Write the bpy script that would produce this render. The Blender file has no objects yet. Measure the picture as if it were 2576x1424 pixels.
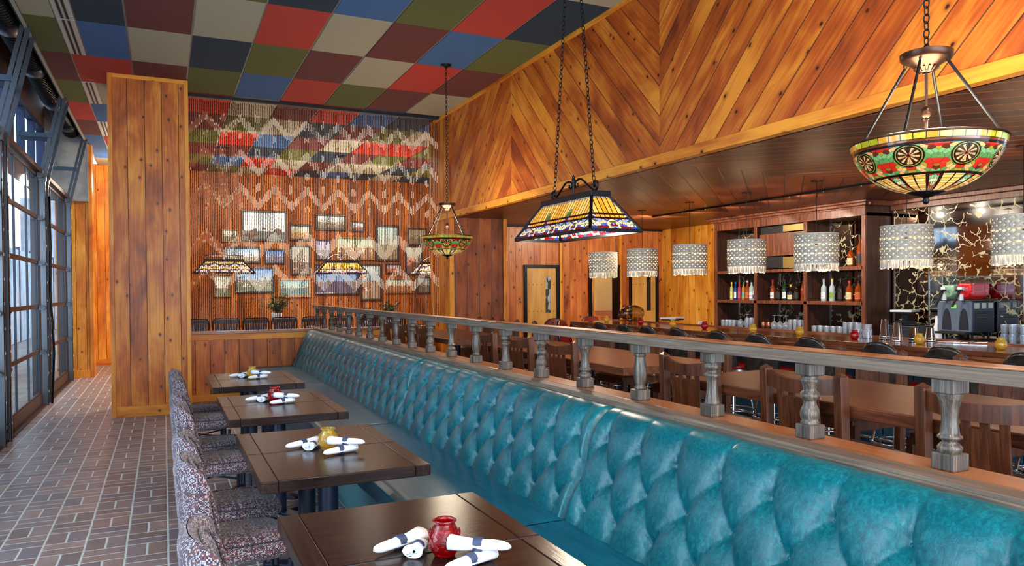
import bpy, bmesh, math, random
from mathutils import Vector, Matrix
PI = math.pi
sc = bpy.context.scene
COL = sc.collection
random.seed(7)

# ------------------------------------------------------------------ camera
cam_d = bpy.data.cameras.new('camera'); cam = bpy.data.objects.new('camera', cam_d); COL.objects.link(cam)
F, YAW, PITCH, ROLL, SH = 1878.665, .43602688, -.0164328883, -.0062435020, 46.906
cy, sy = math.cos(YAW), math.sin(YAW); r0 = Vector((cy, -sy, 0)); f0 = Vector((sy, cy, 0)); u0 = Vector((0, 0, 1))
cp, sp = math.cos(PITCH), math.sin(PITCH)
f1 = f0 * cp + u0 * sp; u1 = u0 * cp - f0 * sp
cr, sr = math.cos(ROLL), math.sin(ROLL)
r2 = r0 * cr + u1 * sr; u2 = u1 * cr - r0 * sr
cam.matrix_world = Matrix(((r2.x, u2.x, -f1.x, 0), (r2.y, u2.y, -f1.y, 0), (r2.z, u2.z, -f1.z, 1.56), (0, 0, 0, 1)))
cam_d.sensor_width = 36; cam_d.lens = F / 2576 * 36; cam_d.shift_y = SH / 2576; cam_d.clip_start = .02; cam_d.clip_end = 200
sc.camera = cam

# ------------------------------------------------------------------ view, world, large lights
sc.view_settings.view_transform = 'Standard'; sc.view_settings.look = 'None'; sc.view_settings.gamma = 1
sc.view_settings.exposure = -0.05
sc.cycles.use_denoising = True
sc.cycles.max_bounces = 7; sc.cycles.diffuse_bounces = 3; sc.cycles.glossy_bounces = 3
sc.cycles.transmission_bounces = 6; sc.cycles.transparent_max_bounces = 24
sc.cycles.caustics_reflective = False; sc.cycles.caustics_refractive = False
sc.cycles.sample_clamp_indirect = 6; sc.cycles.sample_clamp_direct = 20
sc.cycles.blur_glossy = 1.0
w = bpy.data.worlds.new('sky'); sc.world = w; w.use_nodes = True
wb = w.node_tree.nodes['Background']; wb.inputs[0].default_value = (.70, .83, 1.0, 1); wb.inputs[1].default_value = 3.4
w.cycles.sampling_method = 'MANUAL'; w.cycles.sample_map_resolution = 64

def light(name, kind, loc, energy, color, size=.1, size_y=None, look=None, spread=None):
    d = bpy.data.lights.new(name, kind); d.energy = energy; d.color = color
    if kind == 'AREA':
        d.size = size
        if size_y: d.shape = 'RECTANGLE'; d.size_y = size_y
        if spread: d.spread = spread
    else: d.shadow_soft_size = size
    o = bpy.data.objects.new(name, d); COL.objects.link(o); o.location = loc
    if look is not None: o.rotation_euler = (Vector(look) - Vector(loc)).to_track_quat('-Z', 'Y').to_euler()
    return o
WARM = (1, .72, .42); NEUT = (1, .86, .68); COOL = (.55, .76, 1)
# added area lamp behind the camera: assumed window daylight, filling the room
light('added_front_fill', 'AREA', (2.4, -3.6, 1.9), 520, (.80, .9, 1), 7.0, 3.2, (2.4, 6, 2.9))
# added area lamp outside the glazed doors: daylight, tilted up to brighten the ceiling
light('yard_daylight_fill', 'AREA', (-2.35, 3.0, 1.7), 700, (.80, .9, 1), 2.9, 11.0, (2.0, 3.4, 2.9))
# added area lamps under the ceiling, brightening the dining room and curtained back room
for x, y in ((3.1, .6), (1.6, -1.2), (.2, -.4)):
    light('ceiling_fill_light', 'AREA', (x, y, 4.22), 90, NEUT, .35, None, (x + .3, y + .4, 0))
for x, y in ((1.2, 13.2), (3.3, 13.2), (5.2, 14.0), (1.8, 15.6), (4.2, 15.6)):
    light('ceiling_fill_light', 'AREA', (x, y, 4.22), 160, NEUT, .5, None, (x, y + 1.2, 0))
light('passage_fill_light', 'POINT', (-.8, 16.8, 3.7), 40, NEUT, .12)  # added point lamp brightening the far left passage
light('added_lobby_fill', 'POINT', (7.2, 12.2, 2.45), 40, NEUT, .1)  # added point lamp, no fixture, brightening the lobby behind the open doorway

# ------------------------------------------------------------------ node helpers
NT = None
class X:
    def __init__(s, v): s.v = v
    def __add__(s, o): return mth('ADD', s, o)
    def __radd__(s, o): return mth('ADD', o, s)
    def __sub__(s, o): return mth('SUBTRACT', s, o)
    def __rsub__(s, o): return mth('SUBTRACT', o, s)
    def __mul__(s, o): return mth('MULTIPLY', s, o)
    def __rmul__(s, o): return mth('MULTIPLY', o, s)
    def __truediv__(s, o): return mth('DIVIDE', s, o)
    def __lt__(s, o): return mth('LESS_THAN', s, o)
    def __gt__(s, o): return mth('GREATER_THAN', s, o)
def put(inp, v):
    if isinstance(v, X): NT.links.new(v.v, inp)
    elif isinstance(v, (tuple, list)) and len(v) == 3 and len(inp.default_value) == 4: inp.default_value = (*v, 1)
    else: inp.default_value = v
def nd(t, **k):
    n = NT.nodes.new(t)
    for a, b in k.items(): setattr(n, a, b)
    return n
def mth(op, a, b=None, c=None):
    n = nd('ShaderNodeMath', operation=op)
    put(n.inputs[0], a)
    if b is not None: put(n.inputs[1], b)
    if c is not None: put(n.inputs[2], c)
    return X(n.outputs[0])
floor = lambda a: mth('FLOOR', a)
fract = lambda a: mth('FRACT', a)
absn = lambda a: mth('ABSOLUTE', a)
minn = lambda a, b: mth('MINIMUM', a, b)
maxn = lambda a, b: mth('MAXIMUM', a, b)
sinn = lambda a: mth('SINE', a)
pw = lambda a, b: mth('POWER', a, b)
def sep(v):
    n = nd('ShaderNodeSeparateXYZ'); put(n.inputs[0], v); return [X(o) for o in n.outputs]
def comb(a, b, c=0.0):
    n = nd('ShaderNodeCombineXYZ')
    for i, q in enumerate((a, b, c)): put(n.inputs[i], q)
    return X(n.outputs[0])
def noise(v, scale=5, detail=2, rough=.5, dist=0):
    n = nd('ShaderNodeTexNoise'); put(n.inputs['Vector'], v); put(n.inputs['Scale'], scale); put(n.inputs['Detail'], detail)
    put(n.inputs['Roughness'], rough); put(n.inputs['Distortion'], dist); return X(n.outputs[0])
def vor(v, scale=1, feature='F1', rnd=1.0, out='Distance', dim='3D'):
    n = nd('ShaderNodeTexVoronoi', feature=feature, voronoi_dimensions=dim); put(n.inputs['Vector'], v); put(n.inputs['Scale'], scale)
    put(n.inputs['Randomness'], rnd); return X(n.outputs[out])
def white(v):
    n = nd('ShaderNodeTexWhiteNoise', noise_dimensions='3D'); put(n.inputs['Vector'], v); return X(n.outputs['Value'])
def ramp(f, stops, interp='LINEAR'):
    n = nd('ShaderNodeValToRGB'); put(n.inputs[0], f); cr_ = n.color_ramp; cr_.interpolation = interp
    while len(cr_.elements) < len(stops): cr_.elements.new(.5)
    for e, (p, c) in zip(cr_.elements, stops): e.position = p; e.color = (*c, 1)
    return X(n.outputs[0])
def mixc(f, a, b, blend='MIX'):
    n = nd('ShaderNodeMix', data_type='RGBA', blend_type=blend); put(n.inputs[0], f); put(n.inputs[6], a); put(n.inputs[7], b); return X(n.outputs[2])
def mixf(f, a, b):
    n = nd('ShaderNodeMix', data_type='FLOAT'); put(n.inputs[0], f); put(n.inputs[2], a); put(n.inputs[3], b); return X(n.outputs[0])
def sst(x, a, b, lo=0.0, hi=1.0):
    n = nd('ShaderNodeMapRange', interpolation_type='SMOOTHSTEP')
    for i, q in enumerate((x, a, b, lo, hi)): put(n.inputs[i], q)
    return X(n.outputs[0])
def wpos(): return X(nd('ShaderNodeNewGeometry').outputs['Position'])
def opos(): return X(nd('ShaderNodeTexCoord').outputs['Object'])
def uvc(): return X(nd('ShaderNodeTexCoord').outputs['UV'])
def orand(): return X(nd('ShaderNodeObjectInfo').outputs['Random'])
def dot(v, k):
    n = nd('ShaderNodeVectorMath', operation='DOT_PRODUCT'); put(n.inputs[0], v); n.inputs[1].default_value = k; return X(n.outputs['Value'])
def bumpn(h, s=.3, d=.01):
    n = nd('ShaderNodeBump'); put(n.inputs['Height'], h); n.inputs['Strength'].default_value = s; n.inputs['Distance'].default_value = d; return X(n.outputs[0])
def C(r, g, b): return tuple(((c / 255) / 12.92 if c / 255 <= .04045 else ((c / 255 + .055) / 1.055) ** 2.4) for c in (r, g, b))
PN = dict(col='Base Color', rough='Roughness', metal='Metallic', normal='Normal', coat='Coat Weight', coatr='Coat Roughness', trans='Transmission Weight',
          em='Emission Color', ems='Emission Strength', alpha='Alpha', ior='IOR', spec='Specular IOR Level', sheen='Sheen Weight', sub='Subsurface Weight')
def mat(name, fn):
    global NT
    m = bpy.data.materials.new(name); m.use_nodes = True; NT = m.node_tree
    p = NT.nodes['Principled BSDF']
    d = fn() if callable(fn) else fn
    for k, v in d.items(): put(p.inputs[PN[k]], v)
    c = d.get('col')
    if isinstance(c, tuple): m.diffuse_color = (*c, 1)
    return m
def plain(name, rgb, rough=.5, **k): return mat(name, dict(col=C(*rgb), rough=rough, **k))

PINE = (C(104, 44, 7), C(184, 92, 16), C(230, 150, 44))
def planks(A, B, width=.19, pal=PINE, knots=.5, off=0.0, rough=.42, groove=.012, gcol=None, local=False, grain=.6, mid=.5, coat=.06):
    """boards: A runs across the boards, B along them"""
    def fn():
        p = opos() if local else wpos()
        u = dot(p, A) + off; v = dot(p, B)
        if local: v = v + orand() * 7.3; 
        k = floor(u / width); fr = fract(u / width)
        rnd = white(comb(k, 3.1, 1.7)); vv = v + rnd * 31.7
        blot = noise(comb(u * 3.2 + rnd * 9.0, vv * 1.1, k * 3.7), 1.0, 3, .6, .4)
        gr = noise(comb(u * 55.0, vv * 1.6, k), 1.0, 5, .65, .6)
        ring = sinn(u * 130.0 + noise(comb(u * 7.0, vv * .8, k * 2.0), 1.0, 2) * 26.0) * .5 + .5
        t = blot * 1.35 + (rnd - .5) * .24 + (gr - .5) * (.55 * grain) + (ring - .5) * (.12 * grain) + (mid - .62)
        col = ramp(t, [(.18, pal[0]), (.5, pal[1]), (.82, pal[2])])
        h = gr * .25
        if knots:
            q = comb(u * 5.0 + k * 5.3, vv * 3.6, k * 1.9)
            d = vor(q, 1.0, 'F1', 1.0, 'Distance', '2D'); wn = d + (noise(q, 9.0, 1) - .5) * .03
            on = sep(vor(q, 1.0, 'F1', 1.0, 'Color', '2D'))[0] < knots
            kk = sst(wn, .075, .035, 0, 1) * on
            halo = sst(wn, .17, .06, 0, .55) * on
            col = mixc(halo, col, tuple(c * .55 for c in pal[1]))
            col = mixc(kk, col, tuple(c * .30 for c in pal[0]))
        g = groove / width / 2
        e = minn(fr, 1.0 - fr)
        gm = sst(e, g * .55, g, 1, 0)
        col = mixc(gm * .8, col, gcol or tuple(c * .25 for c in pal[0]))
        hh = sst(e, 0.0, g, 0, 1) * 1.0 + h * .12
        return dict(col=col, rough=rough, normal=bumpn(hh, .5, .004), coat=coat, coatr=.2, spec=.35)
    return fn
def solid_wood(pal, A=(1, 0, 0), B=(0, 0, 1), rough=.35, coat=.2, fine=70.0, local=True, contrast=1.0, spec=.5):
    def fn():
        p = opos() if local else wpos()
        u = dot(p, A); v = dot(p, B); w_ = dot(p, tuple(Vector(A).cross(Vector(B))))
        o = (orand() * 17.0) if local else 0.0
        gr = noise(comb(u * fine + o, v * 3.0, w_ * fine), 1.0, 4, .7, .4)
        cath = sinn((u + w_ * .6) * 90.0 + noise(comb(u * 7.0, v * 1.1, o + w_ * 7.0), 1.0, 2) * 26.0) * .5 + .5
        t = .5 + (gr - .5) * (1.5 * contrast) + (cath - .5) * (.20 * contrast)
        return dict(col=ramp(t, [(.15, pal[0]), (.5, pal[1]), (.85, pal[2])]), rough=rough, coat=coat, coatr=.12, normal=bumpn(gr, .12, .003), spec=spec)
    return fn
X_, Y_, Z_ = (1, 0, 0), (0, 1, 0), (0, 0, 1)
R2 = .70710678
MT = {}
MT['pine_x'] = mat('pine_boards', planks(X_, Z_, .194, mid=.47))
MT['pine_pass'] = mat('brightened_pine_boards', planks(X_, Z_, .16, (C(140, 66, 12), C(206, 122, 30), C(238, 170, 66)), mid=.55))  # lighter copy of the pine palette; passage brightness put into the colour
MT['pine_y'] = mat('pine_boards_side', planks(Y_, Z_, .194, mid=.5))
MT['pine_trim_x'] = mat('pine_trim', planks(Z_, X_, 3.0, knots=.3, groove=.0001, mid=.62))
MT['pine_trim_y'] = mat('pine_trim_side', planks(Z_, Y_, 3.0, knots=.3, groove=.0001, mid=.66))
MT['pine_trim_z'] = mat('pine_trim_upright', planks(X_, Z_, 3.0, knots=.3, groove=.0001, mid=.62))
SOF = (C(104, 38, 8), C(172, 78, 16), C(222, 136, 40))
MT['soffit_up'] = mat('soffit_boards_rising', planks((0, R2, R2), (0, R2, -R2), .187, SOF, off=.02, mid=.5))
MT['soffit_dn'] = mat('soffit_boards_falling', planks((0, R2, -R2), (0, R2, R2), .187, SOF, off=.05, mid=.5))
DK = (C(46, 20, 11), C(84, 38, 18), C(124, 60, 27))
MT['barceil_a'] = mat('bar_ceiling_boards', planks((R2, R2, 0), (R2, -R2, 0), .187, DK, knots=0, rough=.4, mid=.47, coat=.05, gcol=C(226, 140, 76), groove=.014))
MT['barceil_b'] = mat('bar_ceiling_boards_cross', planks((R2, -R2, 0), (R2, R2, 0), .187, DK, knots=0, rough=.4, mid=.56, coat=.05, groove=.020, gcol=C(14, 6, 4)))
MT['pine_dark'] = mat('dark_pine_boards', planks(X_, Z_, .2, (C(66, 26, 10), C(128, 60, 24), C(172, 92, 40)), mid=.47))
MT['pine_back'] = mat('back_pine_boards', planks(X_, Z_, .118, (C(105, 44, 20), C(176, 92, 40), C(212, 128, 64)), groove=.008, mid=.52))
MT['pine_gold'] = mat('golden_pine_boards', planks(Y_, Z_, .17, (C(130, 56, 10), C(204, 122, 30), C(236, 170, 66)), groove=.006, mid=.55))
MT['red_cedar'] = mat('red_cedar_boards', planks(X_, Z_, .14, (C(76, 34, 10), C(126, 66, 20), C(166, 98, 38)), groove=.008, mid=.5, rough=.6, coat=0))
WAL = (C(38, 20, 13), C(78, 44, 28), C(116, 72, 48))
MT['table_x'] = mat('dark_walnut_tabletop', solid_wood((C(16, 9, 8), C(34, 21, 18), C(52, 34, 28)), Y_, X_, .2, 0, 90.0, contrast=.9, spec=.22))
MT['table_y'] = mat('dark_walnut_edge', solid_wood((C(16, 9, 8), C(36, 22, 19), C(54, 35, 29)), X_, Y_, .22, 0, 90.0, contrast=.9, spec=.22))
MT['high_table'] = mat('cherry_tabletop', solid_wood((C(62, 33, 22), C(96, 55, 36), C(124, 76, 52)), X_, Y_, .30, .05, 60.0, contrast=.9, spec=.35))
MT['chair_wood'] = mat('walnut_chair_wood', solid_wood((C(40, 21, 12), C(76, 42, 24), C(108, 64, 38)), X_, Z_, .38, .12, 60.0, contrast=.8))
MT['oak_rail'] = mat('weathered_dark_oak', solid_wood((C(62, 50, 42), C(108, 91, 77), C(142, 125, 108)), Z_, Y_, .62, 0, 130.0, contrast=.7))
MT['oak_bal'] = mat('weathered_oak_turning', solid_wood((C(30, 26, 24), C(76, 66, 57), C(128, 116, 102)), X_, Z_, .42, .1, 130.0, contrast=.9))
MT['ledge'] = mat('brown_ledge_wood', solid_wood((C(92, 50, 28), C(142, 84, 46), C(170, 108, 64)), X_, Y_, .3, .25, 60.0, contrast=.5))
MT['bar_oak'] = mat('brown_bar_oak', solid_wood((C(64, 34, 20), C(116, 68, 40), C(158, 102, 64)), Z_, Y_, .25, .4, 60.0, contrast=1.2))
MT['bar_top'] = mat('polished_bar_top', solid_wood((C(66, 36, 22), C(104, 62, 40), C(134, 84, 56)), X_, Y_, .16, .6, 60.0, contrast=.5))
MT['cab_oak'] = mat('dark_oak_cabinet', solid_wood((C(52, 26, 18), C(98, 52, 34), C(134, 78, 50)), Y_, Z_, .38, .15, 60.0))
MT['cab_dark'] = mat('dark_oak_panel', solid_wood((C(32, 18, 14), C(58, 32, 24), C(84, 48, 34)), Y_, Z_, .35, .2, 60.0))
MT['black'] = plain('black_metal', (16, 18, 24), .35, metal=.6)
MT['blackblue'] = plain('black_painted_steel', (24, 32, 52), .38, metal=.3)
MT['matte_black'] = plain('matte_black', (12, 12, 14), .7)
MT['bronze'] = plain('aged_bronze', (72, 48, 36), .32, metal=.85)
MT['chrome'] = plain('chrome', (215, 220, 225), .08, metal=1.0)
MT['galv'] = plain('galvanised_steel', (92, 96, 102), .28, metal=.85)
MT['galv_dark'] = plain('brown_primed_steel', (74, 50, 42), .45, metal=.4)
MT['alu'] = plain('blue_grey_aluminium', (60, 78, 94), .38, metal=.45)
MT['white'] = plain('white_cloth', (236, 240, 246), .8, sheen=.3)
MT['band'] = plain('grey_blue_paper', (52, 66, 96), .6)
MT['plaster'] = mat('patchy_plaster', lambda: dict(col=ramp(noise(wpos(), 2.5, 3), [(.4, C(130, 136, 140)), (.6, C(168, 168, 160))]), rough=.9))
MT['deck'] = plain('dark_roof_deck', (22, 24, 32), .8)
MT['header'] = plain('brown_header_board', (98, 66, 54), .7)
def glass_arch(name, tint=(1, 1, 1), refl=.12, mxr=.85, dif=0):
    global NT
    m = bpy.data.materials.new(name); m.use_nodes = True; NT = m.node_tree
    NT.nodes.remove(NT.nodes['Principled BSDF'])
    t = nd('ShaderNodeBsdfTransparent'); t.inputs[0].default_value = (*tint, 1)
    g = nd('ShaderNodeBsdfGlossy'); g.inputs['Roughness'].default_value = .03
    lw = nd('ShaderNodeLayerWeight'); lw.inputs[0].default_value = .25
    mx = nd('ShaderNodeMixShader')
    f = X(lw.outputs['Fresnel']) * 1.0 + refl
    NT.links.new(mth('MINIMUM', f, mxr).v, mx.inputs[0]); NT.links.new(t.outputs[0], mx.inputs[1]); NT.links.new(g.outputs[0], mx.inputs[2])
    if dif:
        dd = nd('ShaderNodeBsdfDiffuse'); dd.inputs[0].default_value = (.85, .9, 1, 1); m2 = nd('ShaderNodeMixShader'); m2.inputs[0].default_value = dif
        NT.links.new(mx.outputs[0], m2.inputs[1]); NT.links.new(dd.outputs[0], m2.inputs[2]); mx = m2
    NT.links.new(mx.outputs[0], NT.nodes['Material Output'].inputs[0]); m.diffuse_color = (*tint, .4)
    return m
MT['pane'] = glass_arch('window_glass', (.86, .95, 1), .02, .18)
MT['clear'] = glass_arch('clear_glass', (.90, .94, .98), .14, dif=.16)  # whitish diffuse share stands for the bright highlights on the glasses
MT['amberglass'] = glass_arch('smoky_amber_glass', (.72, .58, .36), .10)

# ------------------------------------------------------------------ mesh helpers
class MB:
    def __init__(s): s.v = []; s.f = []; s.m = []; s.uv = {}
    def quad(s, a, b, c, d, m=0, uv=None):
        n = len(s.v); s.v += [tuple(a), tuple(b), tuple(c), tuple(d)]; s.f.append((n, n + 1, n + 2, n + 3)); s.m.append(m)
        if uv: s.uv[len(s.f) - 1] = uv
        return s
    def box(s, x0, x1, y0, y1, z0, z1, m=0, M=None):
        if x0 > x1: x0, x1 = x1, x0
        if y0 > y1: y0, y1 = y1, y0
        if z0 > z1: z0, z1 = z1, z0
        n = len(s.v); P = [(x, y, z) for z in (z0, z1) for y in (y0, y1) for x in (x0, x1)]
        if M is not None: P = [tuple(M @ Vector(p)) for p in P]
        s.v += P
        for f in ((0, 2, 3, 1), (4, 5, 7, 6), (0, 1, 5, 4), (2, 6, 7, 3), (0, 4, 6, 2), (1, 3, 7, 5)): s.f.append(tuple(n + i for i in f)); s.m.append(m)
        return s
    def beam(s, a, b, w, h, m=0, up=(0, 0, 1)):
        a, b = Vector(a), Vector(b); d = b - a; L = d.length; d.normalize(); u = Vector(up)
        if abs(d.dot(u)) > .98: u = Vector((1, 0, 0))
        sx = d.cross(u).normalized(); uu = sx.cross(d)
        M = Matrix(((sx.x, d.x, uu.x, a.x), (sx.y, d.y, uu.y, a.y), (sx.z, d.z, uu.z, a.z), (0, 0, 0, 1)))
        return s.box(-w / 2, w / 2, 0, L, -h / 2, h / 2, m, M)
    def lathe(s, prof, n=16, c=(0, 0, 0), m=0, M=None, a0=0.0, a1=2 * PI, cap=True, sy=1.0):
        full = abs(a1 - a0 - 2 * PI) < 1e-6; k = n if full else n + 1; base = len(s.v)
        for r, z in prof:
            for i in range(k):
                a = a0 + (a1 - a0) * i / n
                p = Vector((c[0] + r * math.cos(a), c[1] + r * sy * math.sin(a), c[2] + z))
                s.v.append(tuple(M @ p) if M is not None else tuple(p))
        L = len(prof)
        for j in range(L - 1):
            for i in range(n):
                i2 = (i + 1) % k if full else i + 1
                q = (base + j * k + i, base + j * k + i2, base + (j + 1) * k + i2, base + (j + 1) * k + i)
                s.f.append(q); s.m.append(m)
                z0_, z1_ = j / (L - 1), (j + 1) / (L - 1)
                s.uv[len(s.f) - 1] = ((i / n, z0_), ((i + 1) / n, z0_), ((i + 1) / n, z1_), (i / n, z1_))
        if cap and full:
            if prof[0][0] > 1e-5: s.f.append(tuple(base + i for i in reversed(range(k)))); s.m.append(m)
            if prof[-1][0] > 1e-5: s.f.append(tuple(base + (L - 1) * k + i for i in range(k))); s.m.append(m)
        return s
    def tube(s, pts, r, n=8, m=0, closed=False, cap=True):
        P = [Vector(p) for p in pts]; N = len(P); base = len(s.v); up = None
        rr = r if isinstance(r, (list, tuple)) else [r] * N
        for i, p in enumerate(P):
            if closed: t = P[(i + 1) % N] - P[i - 1]
            else: t = P[min(i + 1, N - 1)] - P[max(i - 1, 0)]
            t.normalize()
            if up is None: up = Vector((0, 0, 1)) if abs(t.z) < .9 else Vector((1, 0, 0))
            up = (up - t * up.dot(t)); up.normalize(); sx = t.cross(up)
            for k in range(n):
                a = 2 * PI * k / n; s.v.append(tuple(p + (up * math.cos(a) + sx * math.sin(a)) * rr[i]))
        for i in range(N if closed else N - 1):
            j = (i + 1) % N
            for k in range(n):
                s.f.append((base + i * n + k, base + i * n + (k + 1) % n, base + j * n + (k + 1) % n, base + j * n + k)); s.m.append(m)
        if cap and not closed:
            s.f.append(tuple(base + k for k in reversed(range(n)))); s.m.append(m)
            s.f.append(tuple(base + (N - 1) * n + k for k in range(n))); s.m.append(m)
        return s
    def grid(s, fn, nu, nv, m=0, uv=True):
        base = len(s.v)
        for j in range(nv + 1):
            for i in range(nu + 1): s.v.append(tuple(fn(i / nu, j / nv)))
        for j in range(nv):
            for i in range(nu):
                a = base + j * (nu + 1) + i; s.f.append((a, a + 1, a + nu + 2, a + nu + 1)); s.m.append(m)
                if uv: s.uv[len(s.f) - 1] = ((i / nu, j / nv), ((i + 1) / nu, j / nv), ((i + 1) / nu, (j + 1) / nv), (i / nu, (j + 1) / nv))
        return s
    def build(s, name, mats, parent=None, smooth=False, bevel=0, loc=None, seg=2, weld=False, solid=0):
        me = bpy.data.meshes.new(name); me.from_pydata(s.v, [], s.f)
        if not isinstance(mats, (list, tuple)): mats = [mats]
        for q in mats: me.materials.append(MT[q] if isinstance(q, str) else q)
        if len(mats) > 1: me.polygons.foreach_set('material_index', s.m)
        if s.uv:
            uvl = me.uv_layers.new(name='uv')
            for fi, c in s.uv.items():
                p = me.polygons[fi]
                for li, t in zip(p.loop_indices, c): uvl.data[li].uv = t
        if weld:
            b = bmesh.new(); b.from_mesh(me); bmesh.ops.remove_doubles(b, verts=b.verts, dist=1e-5); b.to_mesh(me); b.free()
        if smooth:
            me.polygons.foreach_set('use_smooth', [True] * len(me.polygons))
            if smooth is not True: me.set_sharp_from_angle(angle=smooth)
        me.update()
        o = bpy.data.objects.new(name, me); COL.objects.link(o)
        if parent is not None: o.parent = parent
        if loc: o.location = loc
        if solid:
            d = o.modifiers.new('thick', 'SOLIDIFY'); d.thickness = solid; d.offset = 0
        if bevel:
            d = o.modifiers.new('bevel', 'BEVEL'); d.width = bevel; d.segments = seg; d.limit_method = 'ANGLE'; d.angle_limit = math.radians(40)
            d.harden_normals = False
        return o
SM = math.radians(40)
def empty(name, loc=(0, 0, 0), rz=0.0):
    o = bpy.data.objects.new(name, None); COL.objects.link(o); o.location = loc; o.rotation_euler = (0, 0, rz); o.empty_display_size = .1; return o
def tag(o, label=None, cat=None, group=None, kind=None):
    if label: o['label'] = label
    if cat: o['category'] = cat
    if group: o['group'] = group
    if kind: o['kind'] = kind
    return o
def struct(o, label=None, cat=None):
    o['kind'] = 'structure'
    if label: o['label'] = label
    if cat: o['category'] = cat
    return o
CH = {}
def kids(o): return [c for c in COL.objects if c.parent == o]
def proto_kids(o):
    if o.name not in CH: CH[o.name] = [(c, kids(c)) for c in kids(o)]
    return CH[o.name]
def dup(root, loc, rz=None, label=None, group=None):
    r = root.copy(); COL.objects.link(r); r.location = loc
    if rz is not None: r.rotation_euler = (0, 0, rz)
    if label: r['label'] = label
    if group: r['group'] = group
    for c, gs in proto_kids(root):
        d = c.copy(); COL.objects.link(d); d.parent = r
        for g in gs:
            e = g.copy(); COL.objects.link(e); e.parent = d
    return r
ORD = ['first', 'second', 'third', 'fourth', 'fifth', 'sixth', 'seventh', 'eighth', 'ninth', 'tenth', 'eleventh', 'twelfth', 'thirteenth',
       'fourteenth', 'fifteenth', 'sixteenth', 'seventeenth', 'eighteenth', 'nineteenth', 'twentieth', 'twenty-first', 'twenty-second', 'twenty-third', 'twenty-fourth', 'twenty-fifth']
# ------------------------------------------------------------------ shell of the room
CZ, SZ, SX = 4.25, 2.65, 3.93
def brick_fn():
    p = wpos(); x, y, z = sep(p)
    x = x + (noise(p, 7.0, 1) - .5) * .008; y = y + (noise(p, 6.0, 1) - .5) * .008
    W, Pd = .2315, .4563
    a = (x - .003) / W; xi = floor(a); fx = a - xi
    odd = absn(mth('MODULO', xi, 2.0))
    b = (y - 8.903) / Pd + .25 + odd * .5; yi = floor(b); fy = b - yi
    vert = fy < .5
    vx = fract(fx * 2.0); ev = minn(minn(vx, 1.0 - vx) * (W / 2), minn(fy, .5 - fy) * Pd)
    g = (fy - .5) * 4.0; hy = fract(g); eh = minn(minn(fx, 1.0 - fx) * W, minn(hy, 1.0 - hy) * (Pd / 4))
    e = vert * ev + (1.0 - vert) * eh
    sub = vert * floor(fx * 2.0) + (1.0 - vert) * (floor(g) + 4.0)
    r1 = white(comb(xi, yi, sub)); r2_ = white(comb(yi, xi, sub + 9.0))
    n = noise(p, 9.0, 4, .7); n2 = noise(p, 60.0, 3, .7)
    t = r1 * .30 + n * .5 + n2 * .30 - .03
    col = ramp(t, [(.15, C(80, 64, 62)), (.42, C(122, 98, 92)), (.65, C(158, 124, 112)), (.9, C(180, 158, 148))])
    col = mixc(r2_ * .5, col, C(112, 112, 126))
    m = sst(e + (n2 - .5) * .003, .0042, .0072, 1, 0)
    col = mixc(m, col, C(206, 208, 198))
    return dict(col=col, rough=.34 + n2 * .2, normal=bumpn(sst(e, .002, .012, 0, 1) + n2 * .25, .5, .006), coat=.15, coatr=.3)
MT['brick'] = mat('basketweave_brick_floor', brick_fn)
b = MB(); b.quad((-1.7, -3.2, 0), (9.2, -3.2, 0), (9.2, 18.3, 0), (-1.7, 18.3, 0)); struct(b.build('floor', 'brick'))

# coloured acoustic ceiling tiles
def tile(rgb):
    def fn():
        p = wpos(); n = noise(p, 300.0, 2, .6); n2 = noise(p, 2.0, 2)
        return dict(col=mixc(sst(n, .35, .65), tuple(c * .55 for c in C(*rgb)), tuple(min(1, c * 1.3) for c in C(*rgb))), rough=.95, normal=bumpn(n, .3, .003))
    return fn
TC = dict(G=(176, 172, 148), E=(98, 104, 50), M=(108, 52, 48), R=(192, 62, 46), B=(64, 108, 164), N=(26, 52, 70))
tm = {k: mat('ceiling_tile_' + k, tile(v)) for k, v in TC.items()}
tm['T'] = plain('ceiling_grid', (176, 172, 160), .6); TK = list(tm); tml = [tm[k] for k in TK]
xs = [-1.22, -.925, -.312, .3, .91, 1.52, 2.13, 2.74, 3.35, 3.93, 4.56, 5.17, 5.78, 6.39, 7.0]
MAP = {0: {-1: 'G', 0: 'E', 1: 'M', 2: 'E', 3: 'R', 4: 'M', 5: 'B'}, 1: {-1: 'N', 0: 'B', 1: 'R', 2: 'G', 3: 'B', 4: 'E', 5: 'R'},
       2: {-1: 'M', 0: 'G', 1: 'M', 2: 'R', 3: 'E', 4: 'B', 5: 'N'}, 3: {-2: 'E', -1: 'G', 0: 'N', 1: 'E', 2: 'R', 3: 'M', 4: 'E', 5: 'M', 6: 'E', 7: 'M'},
       4: {-2: 'N', -1: 'R', 0: 'E', 1: 'B', 2: 'G', 3: 'E', 4: 'R', 5: 'M', 6: 'B', 7: 'E'}, 5: {-2: 'B', -1: 'G', 0: 'M', 1: 'R', 2: 'M', 3: 'G', 4: 'B', 5: 'N', 6: 'R', 7: 'G'},
       6: {-2: 'E', -1: 'M', 0: 'G', 1: 'E', 2: 'R', 3: 'N', 4: 'M', 5: 'E', 6: 'G', 7: 'R'}, 7: {-3: 'E', -2: 'R', -1: 'B', 0: 'R', 1: 'M', 2: 'B', 3: 'M', 4: 'G', 5: 'N', 6: 'M', 7: 'N'},
       8: {-4: 'M', -3: 'G', -2: 'N', -1: 'E', 0: 'M', 1: 'G', 2: 'N', 3: 'E', 4: 'R', 5: 'M', 6: 'G', 7: 'B'}, 9: {2: 'B', 3: 'G', 4: 'R', 5: 'E', 6: 'G', 7: 'N'}}
slots = {(1, -2), (1, -1), (1, 0), (1, 2), (1, 4)}
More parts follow.
